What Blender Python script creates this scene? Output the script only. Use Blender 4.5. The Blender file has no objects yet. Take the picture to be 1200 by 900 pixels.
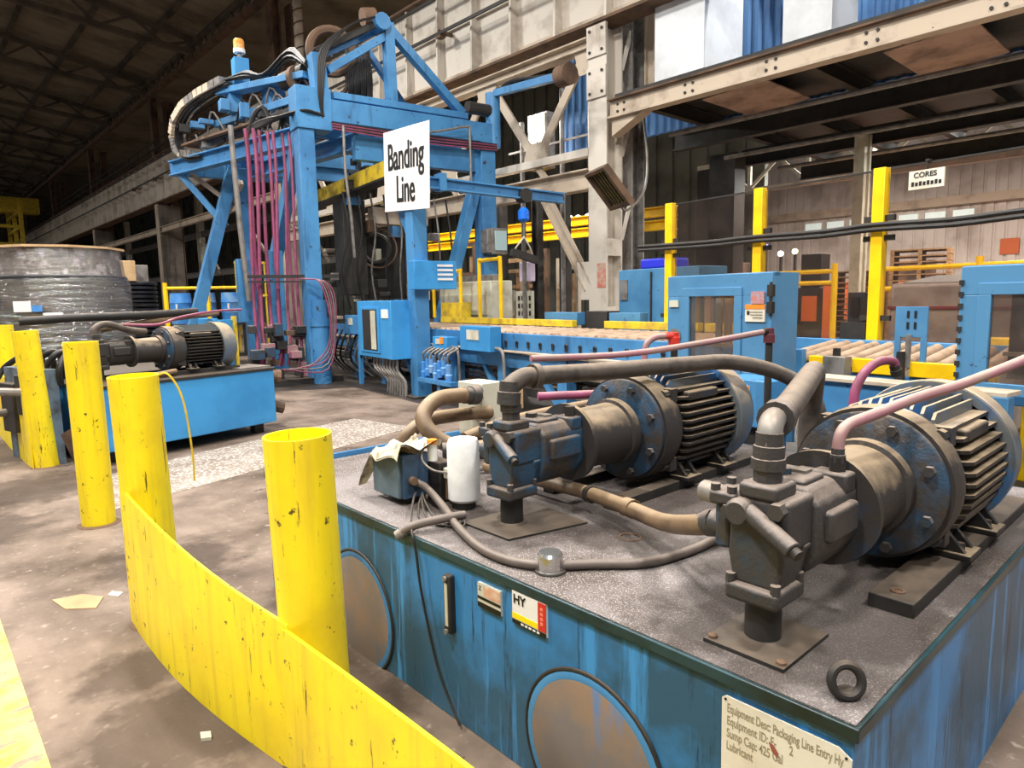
import bpy, bmesh, math, random
from mathutils import Vector, Matrix
random.seed(7)
S = bpy.context.scene
COL = S.collection
V = Vector

# ------------------------------------------------------------------ camera, world, lights, exposure
def make_camera():
    f, pitch, yaw, roll = 790.0, math.radians(7.2), math.radians(42.2), math.radians(1.1)
    fw = V((math.sin(yaw) * math.cos(pitch), math.cos(yaw) * math.cos(pitch), -math.sin(pitch)))
    r0 = V((math.cos(yaw), -math.sin(yaw), 0))
    u0 = r0.cross(fw)
    rt = r0 * math.cos(roll) - u0 * math.sin(roll)
    up = u0 * math.cos(roll) + r0 * math.sin(roll)
    cd = bpy.data.cameras.new('camera')
    cd.sensor_width = 36
    cd.lens = f / 1200 * 36
    cd.clip_end = 400
    cd.clip_start = 0.05
    c = bpy.data.objects.new('camera', cd)
    M = Matrix.Identity(4)
    for i in range(3):
        M[i][0], M[i][1], M[i][2] = rt[i], up[i], -fw[i]
    M[0][3], M[1][3], M[2][3] = 0, 0, 1.55
    c.matrix_world = M
    COL.objects.link(c)
    S.camera = c
make_camera()

W = bpy.data.worlds.new('hall_air')
S.world = W
W.use_nodes = True
W.node_tree.nodes['Background'].inputs[0].default_value = (0.95, 0.97, 1.0, 1)
W.node_tree.nodes['Background'].inputs[1].default_value = 0.22
S.view_settings.view_transform = 'Standard'
S.view_settings.look = 'None'
S.view_settings.gamma = 1
S.view_settings.exposure = -0.25

def bay_and_fill_light(x, y, z, power, size=1.2, col=(1, 0.965, 0.91), tgt=None):  # makes the overhead hall lamps and the added fill lights of the side bays
    d = bpy.data.lights.new('high_bay_and_fill_light', 'AREA')
    d.shape = 'DISK'
    d.size = size
    d.energy = power
    d.color = col
    o = bpy.data.objects.new('high_bay_and_fill_light', d)
    o.location = (x, y, z)
    if tgt:
        o.rotation_euler = (V(tgt) - V((x, y, z))).to_track_quat('-Z', 'Y').to_euler()
    COL.objects.link(o)
for x, y, p in ((-3.5, 1.0, 1500), (-3.0, 9.0, 1500), (3.0, 6.0, 1300), (3.5, -3.0, 1300), (-3.0, 18.0, 1500), (4.0, 17.0, 1300),
                (-2.0, 32.0, 700), (-2.0, 50.0, 600), (-2.0, 70.0, 500), (-6.0, -5.0, 1300)):
    bay_and_fill_light(x, y, 11.2, p)
# fill lights added to brighten the bays behind the fence and beyond the columns
for x, y, p in ((17.0, 3.0, 700), (25.0, 10.0, 1600), (26.0, 2.0, 1600), (12.0, 14.0, 520), (13.2, 20.5, 420), (17.0, 38.0, 400), (17.0, 54.0, 400)):
    bay_and_fill_light(x, y, 4.7 if y < 5 and x < 20 else 6.5, p, 0.7)
bay_and_fill_light(19.0, 7.5, 4.8, 500, 0.7)  # unseen fill light added to the bay under the mezzanine
bay_and_fill_light(12.2, 2.2, 4.75, 260, 0.6)  # unseen light added under the mezzanine, brightens the wrapped bundle from the front
bay_and_fill_light(12.4, 4.5, 11.0, 700, 0.8)  # unseen light added to brighten the blue wall and white cabinets
bay_and_fill_light(12.4, 9.5, 11.0, 400, 0.8)  # second added light for the same blue wall

# ------------------------------------------------------------------ helpers
def lin(c):
    return tuple((v / 255 / 12.92 if v <= 10 else ((v / 255 + 0.055) / 1.055) ** 2.4) for v in c) + (1,)

MATS = {}
def mat(name, col, rough=0.55, metal=0.0, v=None, vs=3.0, vlo=0.45, vhi=0.65, streak=None, stk=(0.5, 0.68), ss=(7, 7, 0.7),
        dust=None, dlo=0.3, dhi=0.9, speck=None, sps=120, splo=0.55, sphi=0.62, bump=0.0, bs=60, spec=None, emit=None, es=1.0, alpha=None, chip=None, chs=9.0, chl=0.66, scr=None, scs=(26, 26, 2.2), scl=(0.655, 0.68), stains=None, stc=(50, 38, 30), stz=0.66, stk2=0.8):
    """base colour, slow patches v, vertical streaks, dust lying on upward faces, specks, chips, bump"""
    if name in MATS:
        return MATS[name]
    m = bpy.data.materials.new(name)
    m.use_nodes = True
    nt = m.node_tree
    b = nt.nodes['Principled BSDF']
    N = nt.nodes.new
    L = nt.links.new
    geo = N('ShaderNodeNewGeometry')
    cur = N('ShaderNodeRGB'); cur.outputs[0].default_value = lin(col)
    out = cur.outputs[0]
    def noise(scale, vec=None, det=6.0, rgh=0.6):
        n = N('ShaderNodeTexNoise'); n.inputs['Scale'].default_value = scale; n.inputs['Detail'].default_value = det
        n.inputs['Roughness'].default_value = rgh
        L(vec or geo.outputs['Position'], n.inputs['Vector'])
        return n.outputs['Fac']
    def ramp(src, lo, hi, kmax=1.0):
        r = N('ShaderNodeMapRange'); r.inputs['From Min'].default_value = lo; r.inputs['From Max'].default_value = hi
        r.inputs['To Max'].default_value = kmax
        L(src, r.inputs['Value']); return r.outputs['Result']
    def mix(fac, a, c):
        x = N('ShaderNodeMix'); x.data_type = 'RGBA'
        L(fac, x.inputs['Factor']); L(a, x.inputs['A'])
        if isinstance(c, tuple): x.inputs['B'].default_value = lin(c)
        else: L(c, x.inputs['B'])
        return x.outputs['Result']
    if v: out = mix(ramp(noise(vs), vlo, vhi), out, v)
    if streak:
        mp = N('ShaderNodeMapping'); mp.inputs['Scale'].default_value = ss
        L(geo.outputs['Position'], mp.inputs['Vector'])
        out = mix(ramp(noise(1.0, mp.outputs['Vector'], 7, 0.65), *stk), out, streak)
    if dust:
        sx = N('ShaderNodeSeparateXYZ'); L(geo.outputs['Normal'], sx.inputs[0])
        ad = N('ShaderNodeMath'); ad.operation = 'MULTIPLY_ADD'
        L(noise(14), ad.inputs[0]); ad.inputs[1].default_value = 0.9
        sb = N('ShaderNodeMath'); sb.operation = 'SUBTRACT'; L(sx.outputs['Z'], sb.inputs[0]); sb.inputs[1].default_value = 0.45
        L(sb.outputs[0], ad.inputs[2])
        out = mix(ramp(ad.outputs[0], dlo, dhi), out, dust)
    if speck: out = mix(ramp(noise(sps, None, 2, 0.5), splo, sphi), out, speck)
    if stains:
        acc = None
        for (sx_, sy_, rad) in stains:
            vm = N('ShaderNodeVectorMath'); vm.operation = 'DISTANCE'; L(geo.outputs['Position'], vm.inputs[0]); vm.inputs[1].default_value = (sx_, sy_, stz)
            q = N('ShaderNodeMath'); q.operation = 'DIVIDE'; L(vm.outputs['Value'], q.inputs[0]); q.inputs[1].default_value = rad
            if acc is None: acc = q.outputs[0]
            else:
                mn = N('ShaderNodeMath'); mn.operation = 'MINIMUM'; L(acc, mn.inputs[0]); L(q.outputs[0], mn.inputs[1]); acc = mn.outputs[0]
        ad2 = N('ShaderNodeMath'); ad2.operation = 'MULTIPLY_ADD'; L(noise(7), ad2.inputs[0]); ad2.inputs[1].default_value = 1.6; L(acc, ad2.inputs[2])
        out = mix(ramp(ad2.outputs[0], 2.0, 1.5, stk2), out, stc)
    if chip: out = mix(ramp(noise(chs, None, 9, 0.7), chl, chl + 0.03), out, chip)
    if scr:
        mp2 = N('ShaderNodeMapping'); mp2.inputs['Scale'].default_value = scs; L(geo.outputs['Position'], mp2.inputs['Vector'])
        out = mix(ramp(noise(1.0, mp2.outputs['Vector'], 8, 0.75), *scl), out, scr)
    L(out, b.inputs['Base Color'])
    b.inputs['Roughness'].default_value = rough
    b.inputs['Metallic'].default_value = metal
    if spec is not None: b.inputs['Specular IOR Level'].default_value = spec
    if bump:
        bp = N('ShaderNodeBump'); bp.inputs['Strength'].default_value = bump; bp.inputs['Distance'].default_value = 0.01
        L(noise(bs, None, 4), bp.inputs['Height']); L(bp.outputs[0], b.inputs['Normal'])
    if emit:
        b.inputs['Emission Color'].default_value = lin(emit); b.inputs['Emission Strength'].default_value = es
    if alpha is not None: b.inputs['Alpha'].default_value = alpha
    MATS[name] = m
    return m

ORD = ('first', 'second', 'third', 'fourth', 'fifth', 'sixth', 'seventh', 'eighth', 'ninth', 'tenth', 'eleventh', 'twelfth')
def thing(name, label, cat, loc=(0, 0, 0), rz=0.0, group=None):
    o = bpy.data.objects.new(name, None)
    o.empty_display_size = 0.1
    o.location = loc
    o.rotation_euler = (0, 0, rz)
    COL.objects.link(o)
    o['label'] = label; o['category'] = cat
    if group: o['group'] = group
    return o

def root_inv(p):
    while p.parent: p = p.parent
    if p.type != 'EMPTY':
        M = Matrix.Translation(p.location)
    else:
        M = Matrix.Translation(p.location) @ Matrix.Rotation(p.rotation_euler[2], 4, 'Z')
    return M.inverted()

class MB:
    """collects shapes (optionally given in a frame F) and links them as one mesh object"""
    def __init__(s, F=None):
        s.v = []; s.f = []; s.F = F
    def add(s, vs, fs):
        k = len(s.v); s.v += [V(p) for p in vs]; s.f += [[i + k for i in f] for f in fs]; return s
    def box(s, lo, hi):
        (a, b, c), (d, e, f) = lo, hi
        return s.add([(a, b, c), (d, b, c), (d, e, c), (a, e, c), (a, b, f), (d, b, f), (d, e, f), (a, e, f)],
                     [(3, 2, 1, 0), (4, 5, 6, 7), (0, 1, 5, 4), (1, 2, 6, 5), (2, 3, 7, 6), (3, 0, 4, 7)])
    def cbox(s, c, d):
        return s.box([c[i] - d[i] / 2 for i in range(3)], [c[i] + d[i] / 2 for i in range(3)])
    def bar(s, p, q, w, h, up=(0, 0, 1)):
        p, q = V(p), V(q); d = (q - p).normalized(); up = V(up)
        if abs(d.dot(up)) > 0.98: up = V((0, 1, 0))
        x = d.cross(up).normalized(); y = x.cross(d).normalized()
        vs = []
        for e in (p, q):
            for i, j in ((-1, -1), (1, -1), (1, 1), (-1, 1)):
                vs.append(e + x * (i * w / 2) + y * (j * h / 2))
        return s.add(vs, [(3, 2, 1, 0), (4, 5, 6, 7), (0, 1, 5, 4), (1, 2, 6, 5), (2, 3, 7, 6), (3, 0, 4, 7)])
    def ibeam(s, p, q, w, h, t=0.03, up=(0, 0, 1)):
        p, q = V(p), V(q); d = (q - p).normalized(); u = V(up)
        x = d.cross(u).normalized(); y = x.cross(d).normalized()
        s.bar(p + y * (h / 2 - t / 2), q + y * (h / 2 - t / 2), w, t, up)
        s.bar(p - y * (h / 2 - t / 2), q - y * (h / 2 - t / 2), w, t, up)
        return s.bar(p, q, t, h - 2 * t, up)
    def frame_of(s, d):
        d = V(d).normalized(); r = V((0, 0, 1)) if abs(d.z) < 0.9 else V((1, 0, 0))
        x = d.cross(r).normalized(); return d, x, x.cross(d).normalized()
    def lathe(s, p, ax, prof, n=24):
        """prof = [(t along axis, radius)...], radius 0 closes"""
        p = V(p); d, x, y = s.frame_of(ax); k = len(s.v); rings = []
        for t, r in prof:
            if r <= 1e-6:
                s.v.append(p + d * t); rings.append([len(s.v) - 1])
            else:
                st = len(s.v)
                for i in range(n):
                    a = 2 * math.pi * i / n
                    s.v.append(p + d * t + (x * math.cos(a) + y * math.sin(a)) * r)
                rings.append(list(range(st, st + n)))
        for A, B in zip(rings, rings[1:]):
            if len(A) == 1 and len(B) == 1: continue
            for i in range(n):
                j = (i + 1) % n
                if len(A) == 1: s.f.append([A[0], B[i], B[j]])
                elif len(B) == 1: s.f.append([A[i], A[j], B[0]])
                else: s.f.append([A[i], A[j], B[j], B[i]])
        return s
    def cyl(s, p, q, r, r2=None, n=16):
        p, q = V(p), V(q); L = (q - p).length
        return s.lathe(p, q - p, [(0, 0), (0, r), (L, r if r2 is None else r2), (L, 0)], n)
    def tube(s, pts, r, n=10, sub=6):
        P = [V(p) for p in pts]; out = []
        if sub > 1 and len(P) > 2:
            Q = [P[0] * 2 - P[1]] + P + [P[-1] * 2 - P[-2]]
            for i in range(1, len(Q) - 2):
                for k in range(sub):
                    t = k / sub; a, b, c, d = Q[i - 1], Q[i], Q[i + 1], Q[i + 2]
                    out.append(0.5 * ((2 * b) + (c - a) * t + (2 * a - 5 * b + 4 * c - d) * t * t + (3 * b - a - 3 * c + d) * t ** 3))
            out.append(P[-1])
        else: out = P
        tan = [(out[min(i + 1, len(out) - 1)] - out[max(i - 1, 0)]).normalized() for i in range(len(out))]
        _, x, _ = s.frame_of(tan[0]); rings = []
        for p, t in zip(out, tan):
            x = (x - t * x.dot(t)).normalized(); y = t.cross(x); st = len(s.v)
            for i in range(n):
                a = 2 * math.pi * i / n; s.v.append(p + (x * math.cos(a) + y * math.sin(a)) * r)
            rings.append(list(range(st, st + n)))
        for A, B in zip(rings, rings[1:]):
            for i in range(n):
                j = (i + 1) % n; s.f.append([A[i], A[j], B[j], B[i]])
        s.f.append(rings[0][::-1]); s.f.append(rings[-1]); return s
    def torus(s, c, ax, R, r, n=28, m=10, a0=0.0, a1=360.0):
        d, x, y = s.frame_of(ax); c = V(c); full = a1 - a0 >= 359.9; rings = []
        for i in range(n + (0 if full else 1)):
            a = math.radians(a0 + (a1 - a0) * i / n); e = x * math.cos(a) + y * math.sin(a); st = len(s.v)
            for j in range(m):
                b = 2 * math.pi * j / m; s.v.append(c + e * (R + r * math.cos(b)) + d * (r * math.sin(b)))
            rings.append(list(range(st, st + m)))
        pairs = list(zip(rings, rings[1:])) + ([(rings[-1], rings[0])] if full else [])
        for A, B in pairs:
            for j in range(m):
                k = (j + 1) % m; s.f.append([A[j], A[k], B[k], B[j]])
        return s
    def prism(s, poly, d):
        """polygon of 3-D points extruded by d"""
        P = [V(p) for p in poly]; d = V(d); n = len(P)
        return s.add(P + [p + d for p in P], [list(range(n))[::-1], list(range(n, 2 * n))] + [[i, (i + 1) % n, n + (i + 1) % n, n + i] for i in range(n)])
    def build(s, name, m, parent=None, bevel=0.0, kind=None, label=None, cat=None, group=None, smooth=35, seg=2):
        vs = [s.F @ p for p in s.v] if s.F else s.v
        loc = None
        if parent is not None:
            I = root_inv(parent); vs = [I @ p for p in vs]
            if parent.parent is not None or parent.type != 'EMPTY': pass
        else:
            n = len(vs); loc = V((sum(p.x for p in vs) / n, sum(p.y for p in vs) / n, min(p.z for p in vs)))
            vs = [p - loc for p in vs]
        me = bpy.data.meshes.new(name)
        me.from_pydata([tuple(p) for p in vs], [], s.f)
        bm = bmesh.new(); bm.from_mesh(me); bmesh.ops.recalc_face_normals(bm, faces=bm.faces); bm.to_mesh(me); bm.free()
        if smooth:
            me.polygons.foreach_set('use_smooth', [True] * len(me.polygons)); me.set_sharp_from_angle(angle=math.radians(smooth))
        me.materials.append(m)
        o = bpy.data.objects.new(name, me)
        COL.objects.link(o)
        if parent is not None: o.parent = parent
        else: o.location = loc
        if bevel:
            b = o.modifiers.new('bevel', 'BEVEL'); b.width = bevel; b.segments = seg; b.limit_method = 'ANGLE'; b.angle_limit = math.radians(40)
            b.harden_normals = False
        if kind: o['kind'] = kind
        if label: o['label'] = label
        if cat: o['category'] = cat
        if group: o['group'] = group
        return o

def dup(o, off, parent=None, name=None):
    c = o.copy(); COL.objects.link(c); c.parent = parent if parent is not None else o.parent
    c.location = V(o.location) + V(off)
    return c
def copy_tree(o, parent=None):
    c = o.copy(); COL.objects.link(c); c.parent = parent
    for ch in [q for q in o.children]: copy_tree(ch, c)
    return c

def text(name, body, origin, ex, ey, size, m, parent, xs=1.0, bold=0.0, align='LEFT', depth=0.001):
    """flat lettering: origin, reading direction ex, up direction ey (world)"""
    cu = bpy.data.curves.new(name, 'FONT'); cu.body = body; cu.size = size; cu.align_x = align; cu.extrude = depth; cu.offset = bold
    tmp = bpy.data.objects.new(name, cu)
    me = bpy.data.meshes.new_from_object(tmp)
    bpy.data.objects.remove(tmp); bpy.data.curves.remove(cu)
    ex, ey = V(ex).normalized(), V(ey).normalized(); ez = ex.cross(ey); I = root_inv(parent); o0 = V(origin)
    for vv in me.vertices:
        vv.co = I @ (o0 + ex * (vv.co.x * xs) + ey * vv.co.y + ez * vv.co.z)
    me.materials.clear(); me.materials.append(m)
    o = bpy.data.objects.new(name, me); COL.objects.link(o); o.parent = parent
    return o

# the banding line stands turned by 8 degrees to the building: a across, b along, z up
G0 = V((6.3, 9.0, 0)); RZ = math.radians(-8)
FG = Matrix.Translation(G0) @ Matrix.Rotation(RZ, 4, 'Z')
def Wp(a, b, z): return FG @ V((a, b, z))

# ------------------------------------------------------------------ materials
M_floor = mat('oily_concrete', (140, 123, 110), 0.7, v=(80, 66, 55), vs=1.2, vlo=0.44, vhi=0.64, streak=(110, 95, 84), stk=(0.45, 0.7), ss=(3.0, 0.8, 1.0), speck=(160, 146, 133), sps=22, splo=0.62, sphi=0.8, chip=(64, 50, 41), chs=2.6, chl=0.63, stains=((0.62, 2.55, 0.36), (0.62, 3.1, 0.22), (0.2, 5.9, 0.5), (0.75, 7.0, 0.6), (1.1, 4.3, 0.4), (3.2, 5.0, 0.7), (0.5, 9.0, 0.8), (1.15, 2.3, 0.3), (1.2, 1.2, 0.3)), stc=(60, 47, 38), stz=0.0, stk2=0.7, bump=0.3, bs=30, spec=0.25)
M_roof = mat('roof_sheet', (142, 130, 110), 0.9, v=(104, 94, 78), vs=0.5)
M_truss = mat('roof_steel', (96, 86, 72), 0.85, v=(60, 54, 46), vs=1.0)
M_cream = mat('cream_painted_steel', (214, 205, 192), 0.6, v=(150, 136, 120), vs=1.1, vlo=0.5, vhi=0.75, streak=(120, 100, 82), stk=(0.58, 0.8), ss=(2.5, 2.5, 0.3))
M_beige = mat('beige_riveted_steel', (196, 180, 160), 0.65, v=(130, 112, 95), vs=1.5, vlo=0.5, vhi=0.75, chip=(80, 58, 45), chs=5)
M_rust = mat('brown_dusty_steel', (112, 86, 66), 0.8, v=(70, 56, 46), vs=2.0)
M_dark = mat('blackened_steel', (44, 41, 38), 0.6, v=(26, 24, 23), vs=4.0, dust=(92, 80, 68), dlo=0.55, dhi=1.1)
M_blackrub = mat('black_rubber', (28, 27, 27), 0.55, dust=(96, 84, 74), dlo=0.5, dhi=1.2)
M_bwall = mat('blue_corrugated_sheet', (70, 116, 166), 0.6, v=(50, 88, 136), vs=0.8)
M_white = mat('white_painted_sheet', (222, 226, 230), 0.45, v=(200, 204, 208), vs=1.2)
M_blue = mat('machine_blue_paint', (72, 138, 190), 0.45, v=(56, 116, 168), vs=1.3, vlo=0.42, vhi=0.62, streak=(40, 72, 106), stk=(0.56, 0.74), ss=(5, 5, 0.6), chip=(46, 44, 44), chs=7, chl=0.63)
M_bluegate = mat('guard_blue_paint', (80, 136, 178), 0.45, v=(66, 120, 162), vs=1.6, chip=(44, 60, 80), chs=12, chl=0.64)
M_bluetank = mat('tank_blue_paint', (46, 88, 116), 0.4, v=(56, 128, 188), vs=1.7, vlo=0.46, vhi=0.60, streak=(66, 146, 210), stk=(0.54, 0.63), ss=(10, 10, 0.65), scr=(22, 36, 44), scs=(24, 24, 1.8), scl=(0.56, 0.66), bump=0.05, bs=40)
M_blueleft = mat('clean_blue_paint', (62, 150, 212), 0.42, v=(52, 134, 194), vs=1.4, chip=(40, 60, 80), chs=9)
M_teal = mat('oily_teal_lip', (38, 66, 72), 0.35, v=(24, 40, 40), vs=4, streak=(30, 96, 140), stk=(0.6, 0.8), ss=(3, 3, 3))
M_cover = mat('access_cover_paint', (118, 112, 112), 0.4, v=(140, 118, 102), vs=3.2, vlo=0.42, vhi=0.6, streak=(70, 124, 180), stk=(0.56, 0.72), ss=(9, 9, 1.6))
M_grit = mat('oil_absorbent_grit', (138, 129, 126), 0.8, v=(92, 80, 72), vs=2.6, vlo=0.46, vhi=0.64, stains=((1.66, 0.80, 0.34), (2.2, 0.85, 0.5), (2.9, 0.8, 0.6), (1.75, 1.95, 0.30), (2.4, 1.95, 0.6), (2.9, 1.4, 0.45), (2.0, 1.55, 0.24), (1.75, 2.4, 0.2), (3.3, 2.0, 0.6), (1.85, 0.62, 0.2)), stc=(48, 36, 28), speck=(188, 180, 178), sps=230, splo=0.54, sphi=0.66, bump=0.8, bs=230, stk2=0.72)
M_motor = mat('dusty_motor_casting', (52, 48, 46), 0.55, v=(40, 62, 88), vs=4.5, vlo=0.56, vhi=0.72, dust=(158, 138, 112), dlo=0.35, dhi=0.95, bump=0.15, bs=90)
M_fin = mat('oily_motor_fin', (36, 34, 33), 0.4, dust=(168, 148, 122), dlo=0.6, dhi=1.1)
M_cowl = mat('fan_cowl_paint', (96, 102, 106), 0.45, v=(60, 120, 180), vs=3.4, vlo=0.5, vhi=0.66, dust=(176, 156, 128), dlo=0.2, dhi=0.8)
M_pump = mat('grimy_pump_casting', (58, 56, 56), 0.5, v=(40, 66, 84), vs=6, vlo=0.56, vhi=0.7, dust=(136, 122, 112), dlo=0.3, dhi=1.0, bump=0.3, bs=70)
M_pumpblue = mat('grimy_blue_casting', (40, 72, 98), 0.5, v=(60, 54, 50), vs=7, vlo=0.42, vhi=0.58, dust=(120, 106, 94), dlo=0.35, dhi=1.0, bump=0.3, bs=70)
M_hose = mat('dusty_hose', (84, 76, 70), 0.65, v=(58, 52, 48), vs=9, dust=(140, 124, 108), dlo=0.35, dhi=1.1, bump=0.15, bs=120)
M_hosebrown = mat('oily_brown_hose', (120, 98, 74), 0.5, v=(84, 66, 50), vs=7, dust=(170, 146, 116), dlo=0.4, dhi=1.1)
M_pink = mat('pink_hose', (150, 70, 106), 0.5, v=(120, 66, 84), vs=6, dust=(186, 158, 150), dlo=0.55, dhi=1.3)
M_pinkdusty = mat('dusty_pink_hose', (160, 110, 122), 0.6, v=(150, 128, 118), vs=5, dust=(180, 160, 148), dlo=0.4, dhi=1.1)
M_yellow = mat('yellow_safety_paint', (252, 226, 22), 0.45, v=(238, 208, 30), vs=2.5, chip=(84, 70, 30), chs=16, chl=0.62, streak=(222, 192, 44), stk=(0.5, 0.75), ss=(14, 14, 1.0), scr=(74, 62, 34), scl=(0.61, 0.645))
M_yellowpost = mat('yellow_post_paint', (255, 208, 0), 0.4, v=(240, 190, 6), vs=4)
M_yellowworn = mat('worn_yellow_paint', (228, 196, 40), 0.6, v=(180, 150, 60), vs=5, chip=(70, 62, 50), chs=8)
M_stripe = mat('worn_floor_paint', (226, 208, 120), 0.7, v=(246, 216, 50), vs=5, chip=(150, 128, 110), chs=4, scr=(150, 128, 110), scs=(5, 12, 1), scl=(0.5, 0.58))
M_galv = mat('conduit_grey', (138, 134, 130), 0.5, 0.3, v=(108, 102, 96), vs=6, dust=(150, 138, 126))
M_conduit = mat('grimy_conduit', (100, 90, 84), 0.5, v=(76, 67, 62), vs=6, dust=(130, 117, 106), dlo=0.5, dhi=1.2)
M_chrome = mat('bright_metal', (200, 200, 200), 0.25, 0.9)
M_plate = mat('cream_metal_plate', (205, 203, 186), 0.55, v=(182, 176, 156), vs=4, chip=(120, 96, 70), chs=14)
M_roller = mat('dusty_roller', (186, 160, 136), 0.65, v=(150, 126, 104), vs=6)
M_placard = mat('placard_white', (228, 222, 206), 0.5, v=(212, 204, 184), vs=5)
M_placardtext = mat('placard_faded_ink', (150, 140, 116), 0.6)
M_sign = mat('sign_white', (240, 238, 236), 0.5, v=(228, 224, 222), vs=2)
M_ink = mat('black_ink', (24, 22, 22), 0.5)
M_red = mat('red_print', (206, 52, 40), 0.5)
M_orange = mat('orange_print', (232, 140, 40), 0.5)
M_yprint = mat('yellow_print', (250, 225, 20), 0.5)
M_card = mat('cardboard', (196, 164, 124), 0.8, v=(176, 142, 104), vs=3)
M_filter = mat('filter_white', (240, 240, 240), 0.35, v=(222, 222, 222), vs=8)
M_rag = mat('soiled_rag', (214, 204, 178), 0.9, v=(110, 94, 74), vs=9, vlo=0.5, vhi=0.62, bump=0.4, bs=60)
M_amber = mat('amber_lens', (236, 150, 60), 0.3, v=(240, 190, 110), vs=20)
M_coil = mat('black_coil', (34, 34, 40), 0.3, v=(22, 22, 24), vs=5)
M_wood = mat('pallet_wood', (176, 142, 104), 0.8, v=(140, 108, 78), vs=3)
M_orangebox = mat('orange_plastic', (206, 104, 50), 0.6)
M_brightblue = mat('hoist_blue', (20, 110, 226), 0.4)
M_bin = mat('blue_plastic', (56, 132, 206), 0.5, v=(120, 160, 200), vs=2)
M_lamp = mat('lamp_glow', (255, 252, 244), emit=(255, 250, 238), es=22)
M_window = mat('lit_window', (220, 240, 244), emit=(214, 240, 244), es=1.1)
M_farwall = mat('far_wall_sheet', (216, 210, 206), 0.8, v=(180, 170, 164), vs=0.8)
M_brownmach = mat('brown_far_machinery', (110, 84, 66), 0.7, v=(60, 50, 46), vs=1.6)

def glassy(name, tint, dif, kd, kg, crinkle=False):
    m = bpy.data.materials.new(name); m.use_nodes = True; nt = m.node_tree; nt.nodes.remove(nt.nodes['Principled BSDF'])
    o = nt.nodes['Material Output']; t = nt.nodes.new('ShaderNodeBsdfTransparent'); d = nt.nodes.new('ShaderNodeBsdfDiffuse'); g = nt.nodes.new('ShaderNodeBsdfGlossy')
    t.inputs[0].default_value = lin(tint); d.inputs[0].default_value = lin(dif); g.inputs['Roughness'].default_value = 0.12
    n = nt.nodes.new('ShaderNodeTexNoise'); n.inputs['Scale'].default_value = 5; geo = nt.nodes.new('ShaderNodeNewGeometry')
    mr = nt.nodes.new('ShaderNodeMapRange'); mr.inputs['From Min'].default_value = 0.35; mr.inputs['From Max'].default_value = 0.7
    mr.inputs['To Min'].default_value = kd * 0.5; mr.inputs['To Max'].default_value = kd * 1.5
    a = nt.nodes.new('ShaderNodeMixShader'); b = nt.nodes.new('ShaderNodeMixShader'); b.inputs[0].default_value = kg
    L = nt.links.new; L(geo.outputs['Position'], n.inputs['Vector']); L(n.outputs['Fac'], mr.inputs['Value']); L(mr.outputs[0], a.inputs[0])
    
    if crinkle:
        mp = nt.nodes.new('ShaderNodeMapping'); mp.inputs['Scale'].default_value = (4, 4, 16); L(geo.outputs['Position'], mp.inputs['Vector'])
        n2 = nt.nodes.new('ShaderNodeTexNoise'); n2.inputs['Scale'].default_value = 1.0; n2.inputs['Detail'].default_value = 5; L(mp.outputs[0], n2.inputs['Vector'])
        bp = nt.nodes.new('ShaderNodeBump'); bp.inputs['Strength'].default_value = 1.0; bp.inputs['Distance'].default_value = 0.12; L(n2.outputs['Fac'], bp.inputs['Height']); L(bp.outputs[0], g.inputs['Normal'])
    L(t.outputs[0], a.inputs[1]); L(d.outputs[0], a.inputs[2]); L(a.outputs[0], b.inputs[1]); L(g.outputs[0], b.inputs[2]); L(b.outputs[0], o.inputs[0])
    return m
M_plexi = glassy('smoky_plexiglass', (234, 226, 220), (128, 108, 98), 0.035, 0.05)
M_pane = glassy('dusty_pane', (220, 212, 206), (150, 136, 128), 0.16, 0.06)
M_film = glassy('stretch_film', (235, 235, 240), (196, 190, 184), 0.09, 0.26, True)

# ------------------------------------------------------------------ the hall
MB().box((-14, -10, -0.2), (45, 110, 0)).build('floor', M_floor, kind='structure', smooth=0)
# roof: sheets sloping up from the column line to the ridge, corrugated along the slope
rb = MB()
n = 150
for i in range(n):
    y0 = -8 + i * 0.8
    rb.prism([(11.6, y0, 13.3), (-12, y0, 17.5), (-12, y0 + 0.4, 17.58), (-12, y0 + 0.8, 17.5), (11.6, y0 + 0.8, 13.3), (11.6, y0 + 0.4, 13.38)], (0, 0, 0.06))
rb.build('ceiling', M_roof, kind='structure', smooth=0)
MB().box((11.7, 13, 13.2), (26, 110, 13.3)).build('ceiling', M_roof, kind='structure', smooth=0)
MB().box((-14, 108, 0), (30, 108.3, 18)).build('wall_back', M_truss, kind='structure', smooth=0)
wd = mat('dark_green_siding', (104, 106, 96), 0.85, v=(70, 72, 66), vs=0.6)
w = MB()
for i in range(120):
    y = 12.5 + i * 0.8
    w.box((24.0, y, 0), (24.25, y + 0.6, 13.2)); w.box((24.1, y + 0.6, 0), (24.25, y + 0.8, 13.2))
w.build('wall_left', wd, kind='structure', smooth=0)
w = MB()
for i in range(70):
    y = -8 + i * 0.4
    w.box((32.0, y, 0), (32.2, y + 0.28, 9)); w.box((32.06, y + 0.28, 0), (32.2, y + 0.4, 9))
w.build('wall_right', M_farwall, kind='structure', smooth=0)
# blue sheeted wall above the mezzanine
w = MB()
for i in range(80):
    y = -6 + i * 0.24
    w.prism([(14.0, y, 5.4), (13.94, y + 0.05, 5.4), (13.94, y + 0.13, 5.4), (14.0, y + 0.18, 5.4), (14.0, y + 0.24, 5.4), (14.08, y + 0.24, 5.4), (14.08, y, 5.4)], (0, 0, 6))
w.build('wall_mezzanine', M_bwall, kind='structure', smooth=0)

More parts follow.
